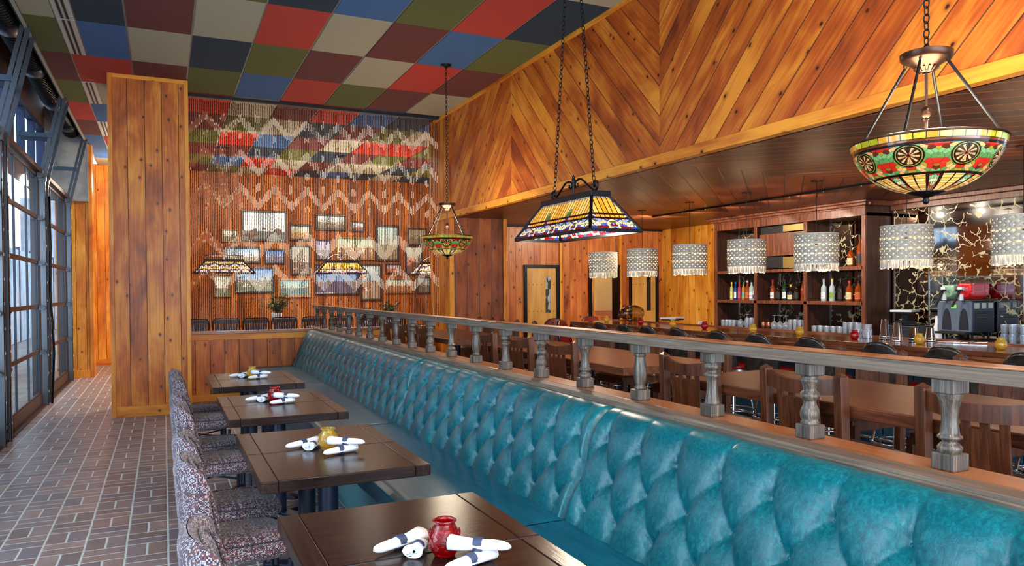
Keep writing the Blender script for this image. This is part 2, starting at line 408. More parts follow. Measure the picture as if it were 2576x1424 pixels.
b = MB(); rc = random.Random(3); ti = TK.index('T')
b.box(-1.245, SX + .05, -3.2, 11.0, CZ + .012, CZ + .05, ti); b.box(-1.245, 7.0, 11.0, 18.3, CZ + .012, CZ + .05, ti)
b.box(-1.25, -1.22, -3.2, 15.6, CZ - .01, CZ + .05, ti)
for ci in range(len(xs) - 1):
    for ri in range(-9, 8):
        if ci >= 9 and ri < 2: continue
        if ci < 2 and ri > 5: pass
        y0, y1 = 8.56 + 1.22 * ri, 8.56 + 1.22 * (ri + 1); x0, x1 = xs[ci], xs[ci + 1]
        k = MAP.get(ci, {}).get(ri) or rc.choice('GEMRBN')
        if (ci, ri) in slots: x0 += .16
        b.box(x0 + .01, x1 - .01, y0 + .003, min(y1, 18.3) - .003, CZ, CZ + .012, TK.index(k))
struct(b.build('ceiling', tml))
for n, (ci, ri) in enumerate(sorted(slots)):
    y0 = 8.56 + 1.22 * ri; e = empty('slot_diffuser', (-.845, y0 + .61, CZ)); b = MB()
    b.box(-.078, .078, -.6, .6, -.002, .02)
    b.build('vent_frame', plain('white_diffuser', (190, 194, 190), .5) if n == 0 else bpy.data.materials['white_diffuser'], e)
    b = MB()
    for sx in (-.035, .012): b.box(sx, sx + .022, -.585, .585, -.006, -.0022)
    b.build('slot', 'matte_black', e)
    tag(e, ['white two-slot ceiling vent at the very top left corner beside a grey tile', 'white two-slot ceiling vent beside the dark teal tile, top left',
            'white two-slot ceiling vent between the green and the blue tile', 'white two-slot ceiling vent beside the grey tile left of the pine column',
            'smallest, farthest white two-slot ceiling vent, against the pine column edge'][n], 'vent', 'slot vents in the tiled ceiling')

# soffit over the aisle (chevron of diagonal boards), its trims and the dark bar ceiling
kn = [-3.2, -.76, 2.305, 5.368, 8.43, 11.52]
for i in range(5):
    b = MB(); y0, y1 = kn[i], kn[i + 1]
    b.box(SX, SX + .12, y0, y1, SZ, CZ)
    o = b.build('wall_soffit', 'soffit_dn' if i % 2 else 'soffit_up'); struct(o)
b = MB(); b.box(SX - .025, SX + .06, -3.2, 11.52, SZ - .012, SZ + .075); b.box(SX - .02, SX, -3.2, 11.52, CZ - .055, CZ - .001)
struct(b.build('trim_1', 'pine_trim_y', bevel=.004))
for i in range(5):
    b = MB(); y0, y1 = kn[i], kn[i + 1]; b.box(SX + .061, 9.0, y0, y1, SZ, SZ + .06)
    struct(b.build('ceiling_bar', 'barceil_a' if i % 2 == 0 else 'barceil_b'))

# pine column beside the window aisle
b = MB(); b.box(-.596, .303, 10.435, 11.30, 0, CZ); struct(b.build('wall_column', 'pine_x'))
b = MB(); b.box(-.602, -.551, 10.415, 10.48, 0, CZ); b.box(.262, .309, 10.415, 10.48, 0, CZ); struct(b.build('trim_2', 'pine_trim_z', bevel=.004))
b = MB(); b.box(-.551, .262, 10.42, 10.47, 0, .135); b.box(-.551, .262, 10.42, 10.47, CZ - .05, CZ); struct(b.build('trim_3', 'pine_trim_x', bevel=.003))
# low pine wall behind the banquettes
b = MB(); b.box(.303, SX, 11.38, 11.5, 0, .95); struct(b.build('wall_low', 'pine_x'))
b = MB(); b.box(.303, SX, 11.365, 11.41, 0, .1); b.box(.303, SX, 11.365, 11.41, .865, .952); struct(b.build('trim_4', 'pine_trim_x', bevel=.003))
b = MB(); b.box(.303, SX, 11.33, 11.55, .952, .99); struct(b.build('trim_5', 'ledge', bevel=.004))
# passage at the far left
b = MB(); b.box(-1.56, -1.175, 15.61, 15.9, 0, CZ + .6); struct(b.build('wall_passage', 'pine_pass'))
b = MB(); b.box(-1.23, -1.165, 15.59, 15.9, 0, CZ); b.box(-1.56, -1.23, 15.59, 15.64, 0, .14); struct(b.build('trim_6', 'pine_trim_z', bevel=.003))
b = MB(); b.box(-1.7, 7.2, 18.1, 18.3, 0, CZ + .02, 0); struct(b.build('wall_back', 'red_cedar'))
b = MB(); b.box(-1.7, -.7, 18.06, 18.1, .0, CZ, 0); struct(b.build('wall_passage_end', 'pine_pass'))
b = MB(); b.box(-1.7, -.7, 18.03, 18.06, .0, .13, 0); struct(b.build('baseboard_passage', 'pine_trim_x'))
b = MB(); b.box(-1.75, -1.6, 15.61, 18.3, 0, CZ + .6); struct(b.build('wall_passage_side', 'pine_y'))
b = MB(); b.box(6.95, 7.1, 11.7, 18.1, 0, CZ + .02); struct(b.build('wall_back_room_side', 'pine_y'))
# block at the end of the soffit
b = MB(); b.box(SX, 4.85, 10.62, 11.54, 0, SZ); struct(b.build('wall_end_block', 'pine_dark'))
b = MB(); b.box(SX - .012, SX, 10.62, 11.54, 0, CZ); struct(b.build('wall_end_block_side', 'pine_y'))
b = MB(); b.box(SX - .016, SX + .05, 10.6, 10.66, 0, SZ); b.box(4.80, 4.86, 10.6, 10.66, 0, SZ); struct(b.build('trim_7', 'pine_trim_z', bevel=.003))
# back wall of the bar side with its doorways
YB = 11.5
b = MB()
dz1, dz2 = 1.98, 1.99
segs = [(4.85, 5.58, 0, SZ), (5.58, 6.26, dz1, SZ), (6.26, 6.86, 0, SZ), (6.86, 7.50, dz2, SZ), (7.50, 7.72, 0, SZ), (7.72, 8.36, dz2, SZ), (8.36, 8.6, 0, SZ)]
for x0, x1, z0, z1 in segs: b.box(x0, x1, YB, YB + .12, z0, z1)
struct(b.build('wall_bar_back', 'pine_back'))
b = MB(); b.box(6.27, 6.315, YB - .03, YB, 0, SZ); b.box(7.50, 7.55, YB - .03, YB, 0, SZ); struct(b.build('trim_8', 'pine_trim_z', bevel=.003))
b = MB(); b.box(4.86, 8.45, YB - .035, YB + .01, SZ - .03, SZ); struct(b.build('shadow_gap_strip', 'matte_black'))  # black strip draws the shadow gap along the wall top
MT['door_maple'] = mat('pale_maple_door', lambda: dict(col=ramp(noise(comb(sep(wpos())[0] * 14.0, 0.0, sep(wpos())[2] * 1.5), 1, 3), [(.3, C(196, 138, 62)), (.7, C(222, 170, 92))]), rough=.35, coat=.2))
def door(n, x0, x1, zt, slitmat, y, mt='door_maple'):
    e = empty('door_%d' % n, ((x0 + x1) / 2, y, 0)); hw = (x1 - x0) / 2; struct(e)
    b = MB(); b.box(-hw, -hw + .05, -.04, .1, 0, zt); b.box(hw - .05, hw, -.04, .1, 0, zt); b.box(-hw + .05, hw - .05, -.04, .1, zt - .05, zt)
    b.build('door_frame', 'black', e)
    L, R = -hw + .05, hw - .05; sx0, sx1 = L + (R - L) * .64, L + (R - L) * .82; s0, s1 = 1.15, 1.78
    b = MB(); b.box(L, sx0, .0, .045, .01, zt - .05); b.box(sx1, R, .0, .045, .01, zt - .05); b.box(sx0, sx1, .0, .045, .01, s0); b.box(sx0, sx1, .0, .045, s1, zt - .05)
    b.build('door_leaf', mt, e)
    b = MB(); b.box(sx0, sx1, .01, .03, s0, s1); b.build('door_window', slitmat, e)
    b2 = MB()
    for s in (.62, 1.18, 1.64):
        for k in range(7):
            xx = L + .05 + (R - L - .1) * k / 6
            if sx0 - .02 < xx < sx1 + .02 and s > 1.1: continue
            b2.box(xx - .006, xx + .006, -.004, 0, s - .006, s + .006)
    b2.build('stud', 'bronze', e)
    return e
MT['slit_bright'] = mat('kitchen_seen_through_glass', lambda: dict(col=ramp(vor(comb(sep(opos())[0] * 18.0, 0.0, sep(opos())[2] * 9.0), 1, 'F1', 1, 'Color'), [(.2, C(70, 66, 60)), (.5, C(170, 172, 172)), (.8, C(215, 222, 230))], 'CONSTANT'), rough=.15))
MT['slit_dark'] = plain('dark_door_glass', (26, 26, 22), .15)
door(5, 5.58, 6.26, dz1, 'slit_bright', YB)
door(6, 7.72, 8.36, dz2, 'slit_dark', YB)
# open doorway between them, with the little lobby behind it
e = empty('door_7', (7.18, YB, 0)); struct(e)
b = MB(); b.box(-.32, -.26, -.04, .14, 0, dz2); b.box(.27, .32, -.04, .14, 0, dz2); b.box(-.26, .27, -.04, .14, dz2 - .05, dz2); b.build('door_frame', 'black', e)
b = MB(); b.box(6.6, 9.2, 12.9, 13.0, 0, SZ); b.box(6.6, 6.7, 11.62, 12.9, 0, SZ); b.box(9.1, 9.2, 11.62, 12.9, 0, SZ); struct(b.build('wall_lobby', 'pine_gold'))
b = MB(); b.box(6.6, 9.2, 11.62, 13.0, SZ, SZ + .05); struct(b.build('ceiling_lobby', 'cab_oak'))
e = empty('notice_board', (8.12, 12.88, 0)); tag(e, 'blank cream board in the lobby behind the open doorway', 'board')
b = MB(); b.box(-.3, .5, -.02, .015, 1.12, 1.95); b.build('panel', plain('cream_board', (206, 184, 108), .6), e)
e = empty('lobby_cabinet', (8.2, 12.72, 0)); tag(e, 'low pine cabinet with raised panels in the lobby doorway', 'cabinet')
b = MB(); b.box(-.5, .6, -.2, .15, .02, 1.02); b.build('body', 'pine_trim_x', e, bevel=.005)
for k in range(3):
    b = MB(); x0 = -.46 + k * .36; b.box(x0, x0 + .31, -.225, -.2, .55, .92); b.box(x0 + .04, x0 + .27, -.235, -.225, .59, .88); b.build('cabinet_door', 'pine_trim_x', e, bevel=.006)
# right-hand wall
b = MB(); b.box(8.46, 8.6, 9.42, 11.5, 0, SZ); struct(b.build('wall_right_far', 'pine_gold'))
b = MB(); b.box(8.46, 8.6, -3.2, 9.42, 0, SZ); struct(b.build('wall_right', 'cab_dark'))

# window wall: sectional glass doors
XG = -1.56
MT['concrete'] = mat('exterior_paving', lambda: dict(col=ramp(noise(wpos(), 3, 3), [(.3, C(120, 116, 112)), (.7, C(160, 152, 144))]), rough=.9))
MT['fence'] = mat('grey_fence_boards', planks(Y_, Z_, .3, (C(130, 138, 146), C(176, 184, 190), C(210, 214, 214)), knots=0, rough=.8, coat=0))
MT['fence_x'] = mat('grey_fence_boards_x', planks(X_, Z_, .3, (C(130, 138, 146), C(176, 184, 190), C(210, 214, 214)), knots=0, rough=.8, coat=0))
def gdoor(n, y0, y1, full=True):
    e = empty('door_%d' % n, (XG, (y0 + y1) / 2, 0)); struct(e, 'glazed sectional roll-up door between window posts, door %d' % n)
    h = (y1 - y0) / 2; zs = [.10, .76, 1.37, 1.975, 2.59, 3.17]; mu = [-h + (2 * h) * k / 3 for k in (1, 2)]
    b = MB(); b.box(-.025, .025, -h, h, .02, .17); b.build('bottom_rail', 'galv_dark', e, bevel=.004)
    b = MB(); b.box(-.03, .08, -h - .1, h + .1, .0, .018); b.build('threshold', 'galv_dark', e)
    for k in range(5):
        z0, z1 = (.17 if k == 0 else zs[k] + .0), zs[k + 1]
        f = MB(); f.box(-.014, .014, -h, h, z1 - .03, z1); f.box(-.014, .014, -h, h, z0, z0 + .025)
        sct = f.build('door_section', 'galv_dark', e, bevel=.003)
        f = MB(); f.box(-.011, .011, -h, -h + .045, z0 + .025, z1 - .03); f.box(-.011, .011, h - .045, h, z0 + .025, z1 - .03)
        for q in mu: f.box(-.011, .011, q - .022, q + .022, z0 + .025, z1 - .03)
        f.build('mullion', 'alu', sct, bevel=.003)
        g = MB(); edges = [-h + .045] + [v for q in mu for v in (q - .022, q + .022)] + [h - .045]
        for a in range(0, 6, 2): g.box(-.003, .003, edges[a], edges[a + 1], z0 + .025, z1 - .03)
        g.build('pane', 'pane', sct)
        g = MB()
        for yy in (-h + .06, h - .06): g.box(.02, .07, yy - .035, yy + .035, z1 - .05, z1 + .01); g.lathe([(.02, -.01), (.02, .01)], 8, M=Matrix.Translation((.075, yy, z1 - .02)) @ Matrix.Rotation(PI / 2, 4, 'X'))
        g.build('hinge', 'galv', sct)
    for s, yy in ((-1, -h - .07), (1, h + .07)):
        t = MB(); t.box(.03, .10, yy - .03, yy - .022, 0, 3.15); t.box(.03, .10, yy + .022, yy + .03, 0, 3.15); t.box(.095, .10, yy - .03, yy + .03, 0, 3.15)
        for q in range(12): t.box(.101, .104, yy - .012, yy + .012, .18 + q * .25, .21 + q * .25, 1)
        t.build('track', ['galv', 'white'], e)
        t = MB(); t.beam((.07, yy, 3.13), (.34, yy, 4.30), .05, .008); t.beam((.03, yy, 3.13), (.30, yy, 4.30), .012, .04)
        t.beam((.09, yy - .025, 3.13), (.36, yy - .025, 4.30), .006, .045)
        t.build('sloping_track', 'galv', e)
        t = MB(); t.beam((-.22, yy, 3.72), (.2, yy, 3.72), .045, .06); t.build('strut', 'alu', e)
        t = MB(); t.box(.02, .11, yy - .05, yy + .05, 3.09, 3.17); t.build('bracket', 'galv', e)
for n, (y0, y1) in enumerate([(9.36, 11.98), (12.42, 15.1), (6.3, 8.92), (3.24, 5.86), (.18, 2.8)]): gdoor(n + 1 if n < 2 else n + 6, y0, y1)
b = MB()
for yc in (-.0, 3.02, 6.08, 9.13, 12.2, 15.32): b.box(XG - .1, XG + .02, yc - .07, yc + .07, 0, 3.25)
b.box(XG - .1, XG + .02, -3.2, -.0, 0, .4)
struct(b.build('wall_left', 'galv_dark'))
b = MB(); b.box(-1.92, -1.5, -3.2, 15.6, 3.2, 3.26); struct(b.build('trim_10', 'galv_dark'))
b = MB(); b.box(-1.96, -1.88, -3.2, 15.6, 4.42, 5.1); struct(b.build('wall_header', 'header'))
for n, (y0, y1) in enumerate([(.1, 3.0), (3.1, 6.0), (6.2, 9.05), (9.25, 12.1), (12.35, 15.25)]):
    e = empty('window_%d' % (n + 1), (-1.92, (y0 + y1) / 2, 3.26)); struct(e); h = (y1 - y0) / 2
    b = MB(); b.box(-.06, .06, -h - .12, -h, 0, 1.16); b.box(-.06, .06, h, h + .12, 0, 1.16); b.box(-.05, .05, -h, h, 0, .07); b.box(-.05, .05, -h, h, 1.08, 1.16)
    for q in (-h * .34, h * .34): b.box(-.05, .05, q - .04, q + .04, .07, 1.08)
    b.build('window_frame', plain('deep_blue_frame', (34, 52, 92), .5) if n == 0 else bpy.data.materials['deep_blue_frame'], e)
    b = MB(); b.box(-.006, .006, -h, h, .07, 1.08); b.build('window_pane', 'pane', e)
b = MB(); b.box(-1.9, -1.22, 15.5, 15.6, 3.2, CZ + .6); struct(b.build('wall_plaster', 'plaster'))
b = MB(); b.box(-2.1, -1.25, -3.2, 15.6, 5.0, 5.1); b.box(-1.28, -1.25, -3.2, 15.6, CZ + .02, 5.1); struct(b.build('ceiling_deck', 'deck'))
# air duct
e = empty('spiral_duct', (-1.47, 9, 4.46)); tag(e, 'black spiral air duct hanging between windows and coloured ceiling', 'duct')
b = MB(); pr = []; y = -6.5
Mx = Matrix.Rotation(-PI / 2, 4, 'X')
prof = []; zz = -6.0
while zz < 6.45:
    prof += [(.134, zz), (.134, zz + .05), (.147, zz + .058), (.147, zz + .066)]; zz += .073
b.lathe(prof, 20, M=Mx); b.build('duct_pipe', 'black', e, smooth=SM)
for q in (-2.2, .3, 2.0, 3.9, 5.6):
    b = MB(); b.lathe([(.15, q), (.158, q + .01), (.158, q + .3), (.15, q + .31)], 20, M=Mx); b.build('coupling', 'blackblue', e, smooth=SM)
    b = MB(); b.box(-.18, .18, q + .1, q + .14, .1, .5); b.build('hanger', 'matte_black', e)
e = empty('hanging_conduit', (-1.44, 12.22, 0)); tag(e, 'dark flexible conduit hanging down the door post', 'conduit')
b = MB(); b.tube([(0, 0, 2.9), (.01, 0, 2.2), (-.01, .01, 1.6), (.02, 0, 1.1), (.03, .02, .7), (0, 0, .0)], .014, 8); b.build('tube', 'black', e, smooth=True)
# outside
b = MB(); b.box(-30, -1.7, -10, 60, -.12, -.02); tag(b.build('exterior_paving', 'concrete'), kind='structure')
e = empty('yard_fence', (-4.2, 20, 0)); tag(e, 'tall grey board fence outside the glass doors', 'fence')
b = MB(); b.box(0, .06, -16, 16, 0, 2.9); b.build('boards', 'fence', e)
for k in range(13):
    b = MB(); b.box(-.02, .09, -16 + k * 2.66, -15.9 + k * 2.66, 0, 3.0); b.build('post', 'alu', e)
e = empty('yard_wall', (-2.9, 37, 0)); tag(e, 'pale grey boarded wall closing the yard outside', 'wall')
b = MB(); b.box(-2.5, 2.2, 0, .2, 0, 5.5); b.build('boards', 'fence_x', e)
# ------------------------------------------------------------------ banquette
def leather_fn():
    p = wpos(); n = noise(p, 3.0, 3, .6); st = noise(comb(sep(p)[1] * 3.0, sep(p)[0] * 3.0, sep(p)[2] * 1.6), 24.0, 5, .75, .6)
    cr_ = vor(p, 26.0, 'DISTANCE_TO_EDGE'); 
    t = n * .40 + (st - .5) * .75 + .33
    col = ramp(t, [(.3, C(0, 58, 66)), (.52, C(2, 86, 98)), (.72, C(16, 120, 128)), (.9, C(84, 170, 168))])
    return dict(col=col, rough=.25 + st * .12, coat=.08, coatr=.2, normal=bumpn(noise(p, 160.0, 3, .7) * .6 + sst(cr_, 0.0, .06) * .4, .12, .003), spec=.42)
MT['teal'] = mat('buttoned_teal_leather', leather_fn)
MT['teal_flat'] = mat('smooth_teal_vinyl', lambda: dict(col=ramp(noise(comb(sep(wpos())[0] * 30.0, sep(wpos())[1] * 3.0, 0.0), 1.0, 4, .7), [(.3, C(8, 66, 88)), (.7, C(18, 96, 122))]), rough=.3, coat=0.0, spec=.3, normal=bumpn(noise(wpos(), 90.0, 3), .08, .003)))
MT['teal_base'] = plain('pale_teal_base_panel', (66, 108, 114), .5)
BP = .2612; BH = .155
def tuft(s, t):
    """s along, t up the back (m above the lowest button row); depth 0..1"""
    T = 2 * BH
    if t > T: return abs(math.sin(PI * s / BP)) ** .22
    if t < 0: return abs(math.sin(PI * s / BP)) ** .22
    p = (s / (BP / 2) + t / BH) / 2; q = (s / (BP / 2) - t / BH) / 2
    return (abs(math.sin(PI * p)) * abs(math.sin(PI * q))) ** .20
def tuft2(s, t):
    t = max(0.0, min(2 * BH, t)); p = (s / (BP / 2) + t / BH) / 2; q = (s / (BP / 2) - t / BH) / 2
    return (abs(math.sin(PI * p)) * abs(math.sin(PI * q))) ** .6
def prof(v):
    """section of the backrest: v 0..1 bottom to rear of the roll; returns point, outward normal, height above lowest row, puff"""
    pts = [(1.72, .455), (1.745, .53), (1.79, .64), (1.835, .75), (1.875, .85), (1.905, .905), (1.94, .945), (1.985, .960), (2.04, .945)]
    a = v * (len(pts) - 1); i = min(int(a), len(pts) - 2); f = a - i
    def cr(p0, p1, p2, p3, f): return .5 * ((2 * p1) + (-p0 + p2) * f + (2 * p0 - 5 * p1 + 4 * p2 - p3) * f * f + (-p0 + 3 * p1 - 3 * p2 + p3) * f ** 3)
    g = lambda j, k: pts[max(0, min(len(pts) - 1, j))][k]
    x = cr(g(i - 1, 0), g(i, 0), g(i + 1, 0), g(i + 2, 0), f); z = cr(g(i - 1, 1), g(i, 1), g(i + 1, 1), g(i + 2, 1), f)
    dx = g(i + 1, 0) - g(i, 0); dz = g(i + 1, 1) - g(i, 1)
    if i + 2 < len(pts): dx = dx * (1 - f) + (g(i + 2, 0) - g(i + 1, 0)) * f; dz = dz * (1 - f) + (g(i + 2, 1) - g(i + 1, 1)) * f
    L = math.hypot(dx, dz); return x, z, -dz / L, dx / L
def banquette(y0, y1, label):
    e = empty('banquette', (0, y0, 0)); tag(e, label, 'banquette', 'teal buttoned banquette sections')
    Ln = y1 - y0; nu = int(Ln / .0115); nv = 62
    phase = BP / 2
    def fn(u, v):
        s = u * Ln; x, z, nx, nz = prof(v)
        t = z - .535
        edge = min(s, Ln - s); ef = 1 - math.exp(-(edge / .018) ** 2) if edge < .06 else 1
        fade_top = max(0, min(1, (z - .90) / .06)); d = tuft(s - phase, t)
        depth = .026 * (1 - .72 * fade_top)
        if t < 0: depth *= max(.25, 1 + t * 6)
        h = depth * (d - 1) + .022 + .006 * (tuft2(s - phase, t) - .5) * (1 - fade_top)
        # pinch folds running up from every button
        for tt in (0, BH, 2 * BH):
            ph = phase if (round(tt / BH) % 2 == 0) else phase + BP / 2
            ss = (s - ph) / BP; ds = (ss - round(ss)) * BP; dt = t - tt
            rr = math.hypot(ds, dt * .8)
            h -= .013 * math.exp(-(rr / .036) ** 2)
            if rr < .11:
                an = math.atan2(dt, ds); h += .0040 * math.sin(an * 11 + .8 * math.sin(s * 37)) * math.exp(-((rr - .02) / .036) ** 2) * min(1, rr / .014)
                h -= .010 * math.exp(-(rr / .016) ** 2)
        h = h * ef - .03 * (1 - ef)
        return (x + nx * h, s, z + nz * h)
    b = MB(); b.grid(fn, nu, nv); b.build('backrest', 'teal', e, smooth=True)
    b = MB()
    for r_, tt in enumerate((0, BH, 2 * BH)):
        ph = phase if r_ % 2 == 0 else phase + BP / 2
        s = ph
        while s < Ln - .03:
            v = .5
            lo, hi = 0.0, .9
            for _ in range(20):
                v = (lo + hi) / 2
                if prof(v)[1] - .535 < tt: lo = v
                else: hi = v
            x, z, nx, nz = prof(v); h = -.022
            M = Matrix.Translation((x + nx * h, s, z + nz * h)) @ Vector((nx, 0, nz)).to_track_quat('Z', 'Y').to_matrix().to_4x4()
            b.lathe([(.0085, -.004), (.0085, .001), (.006, .004), (0, .0052)], 8, M=M)
            s += BP
    o = b.build('button', 'teal', e, smooth=True); o['kind'] = 'stuff'
    # seat: cushions with a rounded front, and the base panel
    b = MB(); sec = [(1.80, .45), (1.70, .468), (1.30, .468), (1.13, .462), (1.085, .445), (1.065, .415), (1.07, .36), (1.09, .345), (1.11, .345)]
    def sf(u, v):
        a = v * (len(sec) - 1); i = min(int(a), len(sec) - 2); f = a - i
        s = .004 + u * (Ln - .008); ed = min(s, Ln - s); dp = .012 * math.exp(-ed / .012)
        return (sec[i][0] * (1 - f) + sec[i + 1][0] * f + dp * .5 * (v > .4), s, sec[i][1] * (1 - f) + sec[i + 1][1] * f - dp * (v < .5))
    b.grid(sf, max(8, int(Ln / .02)), 40); b.build('seat_cushion', 'teal_flat', e, smooth=True)
    b = MB(); b.tube([(1.083, .01, .447), (1.083, Ln - .01, .447)], .006, 6); b.build('piping', 'teal_flat', kids(e)[-1], smooth=True)
    b = MB(); b.box(1.13, 1.9, .0, Ln, .09, .345); b.box(1.16, 1.9, 0, Ln, 0, .09); b.box(1.122, 1.13, .0, Ln, .30, .33); b.build('base_panel', 'teal_base', e, bevel=.003)
    return e
secs = [(.24, 3.11, 'nearest teal button-tufted banquette section in the lower right foreground'), (3.11, 5.98, 'second teal tufted banquette section, between the two nearest vertical seams'),
        (5.98, 8.85, 'third teal tufted banquette section, beside the middle tables'), (8.85, 11.33, 'farthest teal tufted banquette section against the low pine wall')]
for s in secs: banquette(*s)

# partition behind the banquette: cap, turned balusters, rail
b = MB(); b.box(2.06, 2.24, -1.0, 12.1, 0, .955); struct(b.build('wall_partition', 'pine_y'))
e = empty('partition_ledge', (0, 0, 0)); tag(e, 'long dark oak ledge running behind the teal banquettes', 'ledge')
b = MB(); b.box(2.035, 2.132, -1.0, 12.15, .958, .985); b.beam((2.085, -1.0, .988), (2.085, 12.15, .988), .095, .022); b.build('moulding', 'oak_rail', e, bevel=.008, seg=3)
b = MB(); b.box(2.125, 2.265, -1.0, 12.15, .960, 1.0); b.build('shelf', 'ledge', e, bevel=.003)
BALP = {
 'A': [(.026, 0), (.030, .03), (.030, .05), (.024, .08), (.024, .12), (.031, .26), (.0335, .42), (.032, .6), (.028, .78), (.025, .88), (.025, .91), (.030, .93), (.030, .97), (.026, 1)],
 'B': [(.032, 0), (.034, .04), (.030, .08), (.030, .1), (.026, .26), (.0235, .42), (.025, .56), (.028, .64), (.034, .68), (.034, .71), (.024, .76), (.020, .80), (.024, .83), (.036, .88), (.036, .93), (.028, .97), (.03, 1)],
 'C': [(.032, 0), (.034, .04), (.029, .08), (.034, .14), (.036, .22), (.033, .30), (.025, .38), (.0225, .46), (.0225, .49), (.035, .53), (.0365, .59), (.034, .64), (.024, .68), (.0235, .72), (.029, .82), (.036, .88), (.035, .93), (.028, .96), (.034, 1)],
 'D': [(.030, 0), (.034, .04), (.036, .09), (.030, .14), (.021, .18), (.024, .21), (.035, .25), (.035, .28), (.028, .31), (.027, .36), (.0235, .5), (.023, .6), (.026, .76), (.032, .9), (.037, .96), (.037, 1)]}
PB = {}
NM = dict(A='plain barrel-shaped', B='ring-collared tapering', C='double-bulb', D='waisted')
def baluster(k, t):
    far = 20 - k
    if t not in PB:
        e = empty('baluster', (0, 0, 1.0))
        b = MB(); b.box(-.0375, .0375, -.0375, .0375, 0, .052); b.build('base_block', 'oak_bal', e, bevel=.004)
        b = MB(); b.lathe([(r, .052 + z * .182) for r, z in BALP[t]], 20, cap=False); b.build('turned_shaft', 'oak_bal', e, smooth=True)
        b = MB(); b.box(-.0375, .0375, -.0375, .0375, .234, .279); b.build('top_block', 'oak_bal', e, bevel=.004)
        PB[t] = e; tag(e, None, 'baluster', 'turned balusters under the partition rail')
        e.location = (2.178, 1.503 + .547 * k, 1.0)
    else: e = dup(PB[t], (2.178, 1.503 + .547 * k, 1.0))
    e['label'] = '%s dark oak baluster, %s from the right end of the partition' % (NM[t], ORD[k])
for k in range(20): baluster(k, 'DCBA'[k % 4])
e = empty('partition_rail', (0, 0, 0)); tag(e, 'long weathered oak top rail carried by the turned balusters', 'rail')
b = MB(); b.box(2.130, 2.226, -1.0, 3.78, 1.28, 1.3255); b.box(2.130, 2.226, 3.784, 8.6, 1.28, 1.3255); b.box(2.130, 2.226, 8.604, 12.1, 1.28, 1.3255); b.build('rail_board', 'oak_rail', e, bevel=.003)
b = MB(); b.box(2.128, 2.228, -1.0, 12.1, 1.3256, 1.331); b.build('rail_top', 'ledge', e, bevel=.002)

# ------------------------------------------------------------------ banquette tables
def table_top(name_e, x0, x1, y0, y1, z, th, mx='table_x', my='table_y', bb=.075):
    b = MB(); b.box(x0 + bb, x1 - bb, y0, y1, z - th, z); b.build('tabletop', mx, name_e, bevel=.004)
    for a, c in ((x0, x0 + bb - .0008), (x1 - bb + .0008, x1)):
        b = MB(); b.box(a, c, y0, y1, z - th, z); b.build('end_board', my, name_e, bevel=.004)
def ped(e, px=0.0, r=.045, z=.70, span=.26, flat=False):
    b = MB(); b.lathe([(r, .035), (r, z)], 20, (px, 0, 0)); b.build('pedestal', 'blackblue', e, smooth=SM)
    b = MB()
    for a in range(4):
        an = a * PI / 2 + PI / 4
        M = Matrix.Translation((px, 0, 0)) @ Matrix.Rotation(an, 4, 'Z')
        n = len(b.v)
        for x, hw, z0, z1 in ((0, .05, .002, .05), (span, .035, .002, .022)):
            b.v += [tuple(M @ Vector(p)) for p in ((x, -hw, z0), (x, hw, z0), (x, hw, z1), (x, -hw, z1))]
        for f in ((0, 1, 5, 4), (1, 2, 6, 5), (2, 3, 7, 6), (3, 0, 4, 7), (0, 3, 2, 1), (4, 5, 6, 7)): b.f.append(tuple(n + i for i in f)); b.m.append(0)
    b.build('foot', 'blackblue', e, bevel=.003)
TX0, TX1 = .362, 1.128
tabs = [(2.215, 2.806, 'nearest pair, far half: dark walnut table holding the red jar'), (1.62, 2.208, 'nearest pair, near half: dark walnut table at the bottom edge'),
        (3.93, 4.525, 'second pair, far half: dark walnut table behind the yellow jar'), (3.335, 3.926, 'second pair, near half: dark walnut table in front of the yellow jar'),
        (5.63, 6.21, 'third pair, far half: dark walnut table behind the red jar'), (5.05, 5.626, 'third pair, near half: dark walnut table with napkins left of the red jar'),
        (7.38, 7.95, 'farthest pair, far half: dark walnut table by the low pine wall'), (6.80, 7.376, 'farthest pair, near half: dark walnut table with pine wall reflected in it')]
t0 = None
for y0, y1, lab in tabs:
    L = y1 - y0; yc = (y0 + y1) / 2
    e = empty('dining_table', ((TX0 + TX1) / 2, yc, 0)); hw = (TX1 - TX0) / 2
    table_top(e, -hw, hw, -L / 2, L / 2, .74, .052)
    ped(e, -.04, .048); tag(e, lab, 'table', 'dark walnut tables along the banquette')
# ------------------------------------------------------------------ tweed chairs
def tweed_fn():
    p = opos(); x, y, z = sep(p); nx, ny, nz = sep(X(nd('ShaderNodeTexCoord').outputs['Normal']))
    top = absn(nz) > .62; front = absn(nx) > absn(ny)
    a = mixf(top, mixf(front, x, y), x); b_ = mixf(top, z, y)
    A = a * 185.0; B = b_ * 185.0; ka, kb = floor(A), floor(B); fa, fb = A - ka, B - kb
    par = absn(mth('MODULO', ka + kb, 2.0))
    wa = white(comb(floor(ka * .5), 1.0, 4.0)); wb_ = white(comb(floor(kb * .5), 7.0, 2.0)); wr = white(comb(ka, kb, 3.0))
    warp = ramp(wa * .35 + wr * .65, [(0, C(178, 172, 184)), (.36, C(130, 70, 74)), (.5, C(84, 60, 72)), (.64, C(150, 148, 166)), (.76, C(62, 64, 90))], 'CONSTANT')
    weft = ramp(wb_ * .35 + wr * .65, [(0, C(60, 44, 50)), (.36, C(176, 168, 166)), (.5, C(104, 60, 62)), (.7, C(44, 40, 52))], 'CONSTANT')
    col = mixc(par, weft, warp)
    e = minn(minn(fa, 1.0 - fa), minn(fb, 1.0 - fb)); col = mixc(sst(e, .16, .02) * .75, col, C(34, 28, 34))
    return dict(col=col, rough=.95, sheen=.2, normal=bumpn(e, .5, .003))
